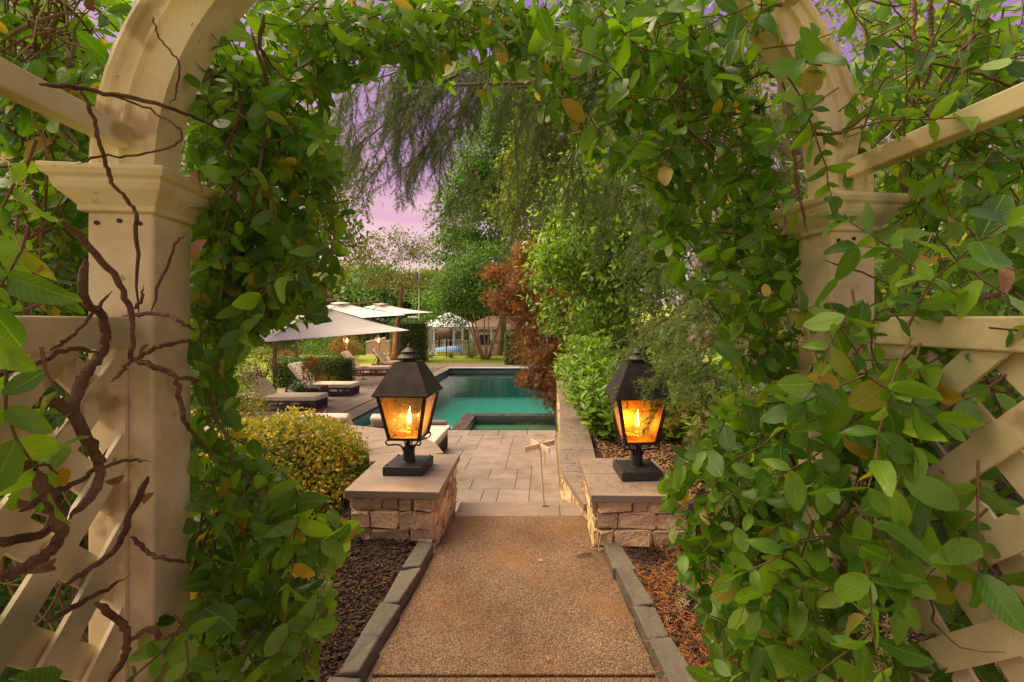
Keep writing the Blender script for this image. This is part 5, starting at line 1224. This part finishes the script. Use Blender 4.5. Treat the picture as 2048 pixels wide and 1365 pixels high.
bush_mass('strap_leaf_shrub', 'dense shrub with narrow dark leaves behind the right lattice', [(1.5, 3.0, 2.0, 3.6, .9, 2.2), (2.4, 4.6, 2.6, 4.4, .3, 2.6), (1.8, 3.6, 3.2, 4.6, 1.6, 3.0)], 16000, .12, T_NAR, 'podo', 171)
bush_mass('tall_shrub', 'dense dark shrub behind the left lattice', [(-3.2, -1.4, 1.3, 2.8, .0, 1.2), (-3.2, -1.3, 1.2, 2.8, 1.2, 2.4), (-4, -2.4, 1.6, 3.2, 1.8, 2.9)], 26000, .07, T_SM, 'tree_green', 172)
# --- lawn blades, mulch, needle litter
r = np.random.default_rng(180); n = 45000
P = np.stack([r.uniform(-20, -.4, n), 14.6+15*r.random(n), np.full(n, -.79)], 1); P = P[(P[:, 0] < -9.2) | (P[:, 1] > 24.25)]; n = len(P)
tag(cloud('grass', P, r.normal(0, .35, (n, 3))+[0, 0, 1], rdir(r, n), r.uniform(.03, .07, n), T_NEE, 'grass_blade', wscale=.012), 'short bright green lawn grass beyond the terrace', 'grass', kind='stuff')
T_CHIP = (np.array([(-.5, -.16, 0), (.5, -.2, .02), (.45, .18, 0), (-.4, .16, .02), (-.5, -.16, .1), (.5, -.2, .12), (.45, .18, .1), (-.4, .16, .12)]), [(3, 2, 1, 0), (4, 5, 6, 7), (0, 1, 5, 4), (1, 2, 6, 5), (2, 3, 7, 6), (3, 0, 4, 7)], [(0, 0)]*8)
def litter(name, label, cat, n, xr, yr, zf, ls, T, mt, seed, ws=None, lift=.02, tilt=.25, keep=None):
    r = np.random.default_rng(seed); x = r.uniform(*xr, n); y = r.uniform(*yr, n)
    if keep is not None: k = keep(x, y); x, y = x[k], y[k]
    n = len(x)
    P = np.stack([x, y, np.array([zf(a, b) for a, b in zip(x, y)])+r.uniform(.004, lift, n)], 1); a = r.uniform(0, 2*math.pi, n)
    D_ = np.stack([np.cos(a), np.sin(a), r.normal(0, tilt, n)], 1)
    return tag(cloud(name, P, D_, r.normal(0, .3, (n, 3))+[0, 0, 1], ls*r.uniform(.5, 1.4, n), T, mt, wscale=ws), label, cat, kind='stuff')
litter('bark_mulch', 'dark bark mulch chips left of the path', 'mulch', 15000, (-2.4, -.87), (1.2, 3.6), zl, .028, T_CHIP, 'chips', 181, lift=.03)
litter('pine_straw', 'scattered brown needles on the dark mulch left of the path', 'pine needles', 1600, (-2.0, -.87), (1.2, 3.3), zl, .055, T_NEE, 'needle_straw', 182, .0024, .035)
litter('bark_mulch', 'dark bark mulch chips right of the path', 'mulch', 11000, (.50, 2.2), (1.0, 3.3), zr, .028, T_CHIP, 'chips', 183, lift=.03)
litter('pine_straw', 'orange pine needles covering the bed right of the path', 'pine needles', 26000, (.50, 2.4), (.9, 3.2), zr, .06, T_NEE, 'needle_straw', 184, .0024, .05, keep=lambda x, y: (np.sin(x*9+y*4)+np.sin(y*11-x*3) > -1.25))
litter('pine_straw', 'brown needle litter on the wall coping and right pillar cap', 'pine needles', 2400, (.17, .62), (3.1, 9), lambda x, y: .131, .045, T_NEE, 'chips', 185, .0035, .008, .03, keep=lambda x, y: (x < .5) & (y > 3.95) & (x > .2+.01*(y-4)))
litter('pine_straw', 'thin needle litter on the right pillar cap', 'pine needles', 260, (.31, .90), (3.05, 3.78), lambda x, y: .388, .04, T_NEE, 'chips', 186, .003, .006, .03)
litter('pine_straw', 'sparse needle litter on the terrace paving', 'pine needles', 500, (-1.2, .22), (5.0, 9.0), lambda x, y: DECK+.004, .05, T_NEE, 'chips', 187, .004, .006, .03)
litter('bark_mulch', 'brown leaf litter behind the right pillar', 'mulch', 2600, (.60, 2.2), (3.85, 5.6), lambda x, y: zr(x, y), .045, T_CHIP, 'dead_leaf', 188, lift=.03)
litter('pine_straw', 'brown needles behind the right pillar', 'pine needles', 2500, (.58, 2.2), (3.85, 5.6), lambda x, y: zr(x, y), .06, T_NEE, 'needle_straw', 189, .0035, .05)
for i, (px, py, lab, mt, s) in enumerate(((1076, 1122, 'small yellow fallen leaf on the path below the step', 'yellow_leaf', .035), (1097, 1325, 'brown fallen leaf near the path joint', 'dead_leaf', .04), (1168, 1092, 'yellow fallen leaf at the path edge by the right pillar', 'yellow_leaf', .03), (1148, 1074, 'tiny brown fallen leaf on the path near the landing', 'dead_leaf', .022), (965, 1130, 'small tan fallen leaf left of the path centre', 'dead_leaf', .022))):
    D = 1.545*FPX/(py-CY); q = U(px, py, D); me = tmpl_mesh('fallen_leaf', T_SM, mt); o = link('fallen_leaf', me, None)
    o.location = (q.x, q.y, .008); o.rotation_euler = (.15, -.1, i*1.7); o.scale = (s,)*3; tag(o, lab, 'leaf')
q = U(1168, 1112, 2.98); tag(MB().tube([(q.x-.05, 2.96, .012), (q.x, 2.98, .018), (q.x+.05, 3.0, .012)], .006, 6).build('fallen_twig', 'bark'), 'short dark twig on the path by the right edging', 'twig')
# ================================================================== JASMINE ON THE ARBOR
LM = [(380, 0), (700, 0), (690, 140), (665, 130), (645, 210), (690, 330), (702, 440), (690, 560), (650, 645), (550, 655), (500, 690), (465, 740), (470, 840), (520, 905), (590, 960), (650, 1030), (735, 1040), (690, 1100), (660, 1180), (655, 1260), (640, 1365), (380, 1365)]
LM2 = [(380, 0), (560, 0), (560, 560), (490, 640), (450, 740), (455, 900), (520, 1000), (560, 1100), (560, 1365), (380, 1365)]
TM = [(540, 0), (1070, 0), (1060, 120), (1000, 110), (960, 70), (880, 140), (830, 160), (790, 110), (700, 175), (600, 170)]
RM = [(1000, 0), (1520, 0), (1540, 300), (1590, 420), (1595, 600), (1610, 1365), (1430, 1365), (1400, 1230), (1340, 1110), (1330, 1030), (1330, 905), (1430, 840), (1450, 740), (1440, 640), (1390, 600), (1280, 500), (1330, 400), (1190, 330), (1080, 230), (1010, 120)]
RM2 = [(1250, 0), (1520, 0), (1540, 300), (1590, 420), (1595, 600), (1610, 1365), (1450, 1365), (1400, 1000), (1480, 800), (1480, 560), (1400, 330), (1250, 220)]
RC = [(1690, -20), (2100, -20), (2100, 380), (1960, 420), (1800, 620), (1780, 440), (1730, 220)]
RB = [(1590, 560), (1760, 560), (1800, 700), (1740, 900), (1760, 1100), (2100, 1150), (2100, 1365), (1560, 1365)]
RF = [(1700, 560), (2100, 480), (2100, 1365), (1700, 1365)]
LF = [(-60, 0), (150, 0), (120, 700), (140, 1365), (-60, 1365)]
LB = [(-40, -40), (215, -40), (165, 270), (140, 640), (-40, 640)]
RB2 = [(1700, -40), (2100, -40), (2100, 640), (1740, 640)]
def sprays(rng, jobs):
    P, D_, UP_, S, TW = [], [], [], [], []
    for poly, n, d0, d1, s0, s1, keep, face in jobs:
        xs = [p[0] for p in poly]; ys_ = [p[1] for p in poly]; got = 0
        while got < n:
            px, py = rng.uniform(min(xs), max(xs)), rng.uniform(min(ys_), max(ys_))
            if not inpoly(np.array([px]), np.array([py]), poly)[0]: continue
            got += 1
            D = rng.uniform(d0, d1); p = np.array(U(px, py, D)); d = rdir(rng, 1)[0]*[1, .6, .8]+[0, 0, -.45]; d /= np.linalg.norm(d)
            m = rng.integers(3, 8); ln = [p.copy()]; a0 = rng.uniform(0, 6.28); lsz = rng.uniform(s0, s1); lp = []
            for i in range(m):
                d = d+rng.normal(0, .16, 3)+[0, 0, -.06]; d /= np.linalg.norm(d); p = p+d*lsz*.55; ln.append(p.copy())
                e1 = np.cross(d, [.3, .9, .3]); e1 /= np.linalg.norm(e1); e2 = np.cross(d, e1); a = a0+(i % 2)*1.57+rng.normal(0, .3)
                sd = e1*math.cos(a)+e2*math.sin(a)
                for s in (-1, 1):
                    if rng.random() < .12: continue
                    lp.append((p.copy(), sd*s*.9+d*rng.uniform(.2, .7)+[0, 0, -.12], d*.5+np.array(face)+rng.normal(0, .55, 3), lsz*rng.uniform(.45, 1.12)))
            if rng.random() < .8: lp.append((p.copy(), d+[0, 0, -.2], np.array(face)+rng.normal(0, .5, 3), lsz*.75))
            for q in lp:
                c = q[0]+q[1]/np.linalg.norm(q[1])*q[3]*.5; x, y = project(c[None, :])
                if keep is not None and not inpoly(x, y, keep)[0]: continue
                P.append(q[0]); D_.append(q[1]); UP_.append(q[2]); S.append(q[3])
            if keep is not None:
                for ii, q in enumerate(ln):
                    x, y = project(q[None, :])
                    if not inpoly(x, y, keep)[0]: break
                else: ii = len(ln)
                ln = ln[:ii]
            if len(ln) > 2: TW.append(ln)
    return [np.array(a) for a in (P, D_, UP_, S)], TW
def flower(me, c, rng, parent):
    k = 18; P = np.array(c)+rng.normal(0, .017, (k, 3))*[1, .6, 1]-[0, .05, 0]; cloud('flower_cluster', P, rdir(rng, k), rdir(rng, k)*.7+[0, -1, .2], rng.uniform(.008, .0125, k), T_STAR, 'cream_fl', parent, kind=None)
def vine(label, base, jobs, stems, wild, flowers, dead, seed, n_ind, extra=None):
    rng = np.random.default_rng(seed); t = empty('jasmine_vine', base, label, 'vine', 'jasmine vines on the arbor')
    (P, D_, UP_, S), TW = sprays(rng, jobs)
    if extra is not None:
        e = extra(rng); P, D_, UP_, S = (np.concatenate([a, b]) for a, b in zip((P, D_, UP_, S), e))
    plant_leaves(t, P, D_, UP_, S, T_JAS, 'jasmine', n_ind)
    mb = MB()
    for ln in TW: mb.tube(ln, list(np.linspace(.0022, .0011, len(ln))), 4, caps=False)
    for poly, n, d0, d1, L in wild:      # wandering thin runners
        xs = [p[0] for p in poly]; ys_ = [p[1] for p in poly]; got = 0
        while got < n:
            px, py = rng.uniform(min(xs), max(xs)), rng.uniform(min(ys_), max(ys_))
            if not inpoly(np.array([px]), np.array([py]), poly)[0]: continue
            got += 1; p = np.array(U(px, py, rng.uniform(d0, d1))); d = rdir(rng, 1)[0]*[1, .5, 1]; ln = [p]; l = L*rng.uniform(.4, 1.2)
            for i in range(10): d = nrm((d+rng.normal(0, .28, 3)*[1, .6, 1])[None, :])[0]; ln.append(ln[-1]+d*l/10)
            x, y = project(np.array(ln)); ok = inpoly(x, y, poly); m_ = 11 if ok.all() else int(np.argmin(ok))
            if m_ < 5: continue
            ln = ln[:m_]
            mb.tube(ln, list(rng.uniform(.0014, .0036)*(1.35 if px < 300 else 1)*np.interp(np.linspace(0, 1, len(ln)), [0, .15, .5, 1], [.3, .95, .9, .2])), 5, caps=False)
    tag(mb.build('runners', 'twig', t, smooth=True), kind='stuff')
    for pts, r0, r1, dz in stems:
        ln = smooth_line([np.array(U(px, py, dz(px) if callable(dz) else dz)) for px, py in pts], 6); m = len(ln)
        rr = np.linspace(r0, r1, m)*(1+.05*np.sin(np.arange(m)*.9)+rng.normal(0, .025, m))*(.52 if r0 > .0095 else .62 if r0 > .006 else .85)
        rr[-4:] *= [.85, .65, .4, .15]; rr[:3] *= [.35, .7, .92]
        MB().tube(np.array(ln)+rng.normal(0, .0012, (m, 3)), list(rr), 8).build('stem', 'vine_bark', t, smooth=True)
    for px, py, D in flowers: flower(None, U(px, py, D), rng, t)
    me = tmpl_mesh('dead_leaf', leaf_tmpl(.2, (0, .15, .35, .6, .85, 1), .55, .5), 'dead_leaf')
    for px, py, D, s in dead:
        P_ = np.array([U(px, py, D)]); leaf_objects('dead_leaf', P_, rdir(rng, 1)-[0, 0, .6], rdir(rng, 1)-[0, .8, 0], [s], me, t)
    return t
dl = lambda px: (.74*910/(1090-px) if px < 255 else .80 if px < 385 else 1.02)-.015
dl2 = lambda px: dl(px)-.03
SL = [([(30, 905), (77, 960), (110, 1020), (123, 1067), (100, 1103), (50, 1135), (-20, 1160)], .016, .013, dl2),
      ([(82, 795), (143, 825), (187, 902), (200, 930), (187, 987), (133, 1040)], .015, .012, dl2), ([(-20, 1088), (60, 1075), (112, 1052), (140, 1010)], .014, .008, dl),
      ([(40, 1023), (110, 985), (173, 953), (215, 900)], .010, .006, dl), ([(297, 953), (260, 1033), (233, 1097), (173, 1143), (120, 1175)], .0085, .006, dl2),
      ([(90, 1243), (187, 1193), (263, 1147)], .010, .004, dl2), ([(187, 1207), (233, 1237), (257, 1273), (247, 1317), (210, 1375)], .0085, .009, dl2),
      ([(262, 1283), (290, 1262), (312, 1263), (318, 1278), (345, 1272), (372, 1262)], .005, .003, dl2),
      ([(125, 440), (187, 505), (240, 572), (263, 642), (262, 715), (240, 745), (222, 765)], .009, .004, dl2), ([(172, 520), (164, 570), (178, 612), (200, 625), (212, 665), (203, 705), (168, 755), (143, 818), (150, 830)], .008, .014, dl2),
      ([(100, 702), (145, 670), (185, 628), (222, 580)], .004, .003, dl2), ([(-20, 755), (70, 728), (140, 700), (205, 705)], .007, .005, dl2), ([(267, 718), (310, 735), (347, 752), (360, 800), (375, 850), (400, 885), (430, 930)], .006, .003, dl2),
      ([(347, 752), (400, 765), (420, 800), (432, 840), (462, 890), (466, 930)], .005, .003, dl2), ([(277, 715), (310, 695), (345, 687), (385, 683)], .0055, .004, dl2), ([(250, 633), (330, 630), (370, 648), (395, 664)], .0042, .003, dl2),
      ([(77, 170), (187, 180), (333, 213), (400, 240), (480, 277)], .0045, .0035, dl2), ([(163, 180), (190, 250), (207, 310), (227, 367), (262, 410), (273, 455), (275, 640)], .0032, .0035, dl2),
      ([(213, 187), (300, 220), (355, 255), (362, 280), (333, 297), (250, 313), (200, 313), (150, 330)], .0022, .002, dl2), ([(307, 33), (318, 75), (355, 125), (354, 180), (340, 213)], .0018, .0018, dl2),
      ([(300, 620), (345, 500), (372, 470)], .003, .002, dl2), ([(270, 620), (282, 600), (288, 570)], .0035, .002, dl2), ([(262, 1073), (300, 1108), (340, 1120), (390, 1125)], .0045, .003, dl2), ([(203, 935), (260, 920), (303, 925)], .004, .002, dl2),
      ([(530, 30), (520, 90), (560, 150), (600, 165)], .008, .003, .98), ([(470, 130), (480, 220), (455, 300), (470, 380), (440, 480), (450, 560)], .005, .003, 1.0), ([(600, 300), (620, 350), (660, 400), (668, 470), (650, 540), (600, 580), (540, 592)], .003, .0012, 1.1), ([(500, 60), (540, 200), (520, 330), (500, 450)], .006, .004, 1.04),
      ([(380, 1150), (420, 1060), (480, 960), (560, 930)], .004, .002, 1.05), ([(395, 1340), (410, 1240), (400, 1100), (410, 960)], .005, .003, 1.05)]
dr = lambda px: .94*910/max(400, (px-1090)+60) if px > 1755 else 1.0
SR = [([(1769, 852), (1820, 835), (1886, 805), (1950, 770), (2060, 745)], .0085, .008, .94), ([(1843, 695), (1890, 655), (1949, 602), (2000, 590), (2060, 560)], .0095, .007, .95), ([(1883, 712), (1960, 680), (2060, 640)], .003, .003, .9),
      ([(1830, 1190), (1838, 1110), (1845, 1040), (1830, 960), (1850, 880), (1840, 780)], .007, .005, .97), ([(1770, 1170), (1787, 1117), (1830, 1090), (1845, 1070)], .005, .004, .96), ([(1870, 1170), (1890, 1120), (1917, 1067), (1925, 990)], .004, .003, .93), ([(1727, 1057), (1770, 1060), (1817, 1080), (1870, 1090)], .0045, .003, .96),
      ([(1800, 1000), (1900, 1030), (2060, 1080)], .004, .003, .9), ([(1595, 260), (1590, 330), (1600, 400), (1615, 470)], .007, .005, 1.02), ([(1590, 245), (1640, 270), (1700, 255), (1760, 210)], .006, .003, 1.0), ([(1830, -20), (1828, 60), (1835, 140), (1820, 200)], .007, .005, 1.0), ([(1860, -20), (1862, 80), (1850, 170), (1800, 240), (1740, 300)], .006, .004, 1.02), ([(1980, 30), (1920, 110), (1870, 200), (1850, 300)], .006, .003, .98), ([(2060, 190), (1960, 150), (1880, 130), (1800, 125)], .0035, .0025, .95), ([(1800, 340), (1812, 420), (1830, 500), (1860, 550), (1900, 590)], .010, .008, 1.1),
      ([(1650, 520), (1760, 560), (1850, 610)], .003, .002, .98), ([(1560, 850), (1600, 960), (1640, 1080), (1600, 1200), (1610, 1380)], .006, .004, 1.15), ([(1640, 160), (1560, 140), (1470, 170), (1360, 200), (1250, 190)], .005, .002, 1.15), ([(1600, 180), (1520, 220), (1400, 240), (1330, 260)], .004, .002, 1.2), ([(1650, 430), (1560, 480), (1480, 470), (1400, 460)], .004, .002, 1.2), ([(1620, 860), (1540, 880), (1460, 860), (1380, 850)], .0035, .002, 1.2), ([(1640, 1060), (1560, 1010), (1480, 1000), (1400, 1010)], .0035, .002, 1.2)]
def roof_leaves(x0_, x1_, n, ya=.15):  # overhead leaves mostly out of view, packed denser on the left to shade the arbor
    def f(rng):
        x = rng.uniform(x0_, x1_, n); y = rng.uniform(ya, 1.25, n); z = 2.12+.55*np.sqrt(np.clip(1-((x+.05)/1.5)**2, 0, 1))+rng.uniform(0, .35, n)
        return np.stack([x, y, z], 1), rdir(rng, n), rdir(rng, n)*.8+[0, 0, 1], rng.uniform(.05, .075, n)
    return f
up = [0, -.75, .55]
vine('jasmine on the left column and lattice with thick twisted stems', (-.95, 1.05, 0), [(LM, 250, 1.0, 1.35, .058, .078, LM, up), (LM2, 300, 1.05, 1.5, .055, .075, LM, up), (TM, 150, 1.05, 1.4, .045, .07, TM, up), ([(540, -60), (1320, -60), (1320, 95), (1150, 110), (1000, 60), (880, 80), (700, 90), (540, 110)], 150, 1.2, 1.75, .045, .07, None, up), ([(-40, -40), (150, -40), (120, 640), (-40, 640)], 18, .85, 1.0, .05, .07, None, up), (LB, 290, 1.0, 1.9, .05, .07, None, up), (LF, 8, .52, .66, .055, .075, LF, up), ([(250, 1200), (420, 1200), (420, 1365), (250, 1365)], 5, .78, .95, .06, .07, None, up)],
     SL, [(LB, 330, .84, 1.3, .55), ([(380, 0), (520, 0), (520, 500), (430, 700), (430, 1365), (380, 1365)], 40, .98, 1.3, .3), (TM, 12, 1.0, 1.3, .2), ([(-40, 640), (250, 640), (250, 1365), (-40, 1365)], 40, .92, 1.25, .5)],
     [(752, 45, 1.2), (735, 110, 1.2), (775, 108, 1.2), (840, 95, 1.3), (985, 28, 1.2), (612, 287, 1.15), (640, 1150, 1.2), (615, 1170, 1.2), (545, 1255, 1.15), (480, 1305, 1.1), (625, 1200, 1.25), (660, 1110, 1.3), (590, 975, 1.2), (690, 1060, 1.3), (30, 600, .62), (110, 395, .66)],
     [(105, 1130, .70, .045), (22, 990, .64, .04), (310, 985, .79, .035), (300, 690, .79, .03), (400, 340, .9, .05), (415, 480, .95, .055), (535, 960, 1.05, .045), (190, 25, .8, .05), (250, 950, .78, .035)], 201, 300, roof_leaves(-1.5, -.15, 2600, -.7))
vine('jasmine covering the right column and the right half of the arch', (.85, 1.2, 0), [(RM, 200, 1.1, 1.5, .058, .08, RM, up), (RM2, 250, 1.15, 1.6, .055, .075, RM, up), (RC, 66, .85, 1.3, .055, .075, None, up), (RB, 62, .88, 1.15, .055, .078, None, up), (RF, 46, .70, .95, .06, .085, None, up), ([(1470, -20), (1680, -20), (1690, 270), (1600, 270)], 14, .82, .97, .05, .075, None, up), ([(1590, 540), (1770, 540), (1760, 1365), (1590, 1365)], 22, .9, 1.03, .05, .075, None, up), (RB2, 200, 1.2, 1.8, .05, .07, None, up)],
     SR, [(RM2, 50, 1.05, 1.5, .45), (RC, 60, .95, 1.4, .5), (RB, 40, .9, 1.2, .4), (RF, 25, 1.12, 1.4, .5)],
     [(1090, 105, 1.3), (1135, 100, 1.3), (1155, 135, 1.3), (1170, 140, 1.3), (1110, 225, 1.4), (1150, 235, 1.4), (1165, 245, 1.4), (1335, 108, 1.2), (1490, 55, 1.0), (1500, 200, 1.1), (1285, 315, 1.4), (1345, 310, 1.3), (1220, 290, 1.4), (1390, 530, 1.3), (1385, 670, 1.3), (1575, 670, 1.1), (1760, 748, .95), (1745, 755, .95), (1395, 840, 1.3), (1470, 985, 1.2), (1355, 1180, 1.25), (1440, 1275, 1.2), (1720, 1240, .9), (1740, 1255, .9), (1340, 1040, 1.3), (1475, 780, 1.25), (1560, 640, 1.15), (1480, 690, 1.2)],
     [(2000, 530, .85, .06), (1890, 890, .93, .07), (1740, 780, .95, .05), (1630, 160, 1.0, .05), (1660, 900, 1.0, .05), (1560, 470, 1.1, .05), (2030, 420, .8, .05), (1480, 640, 1.2, .05)], 202, 300, roof_leaves(-.1, 1.3, 350))
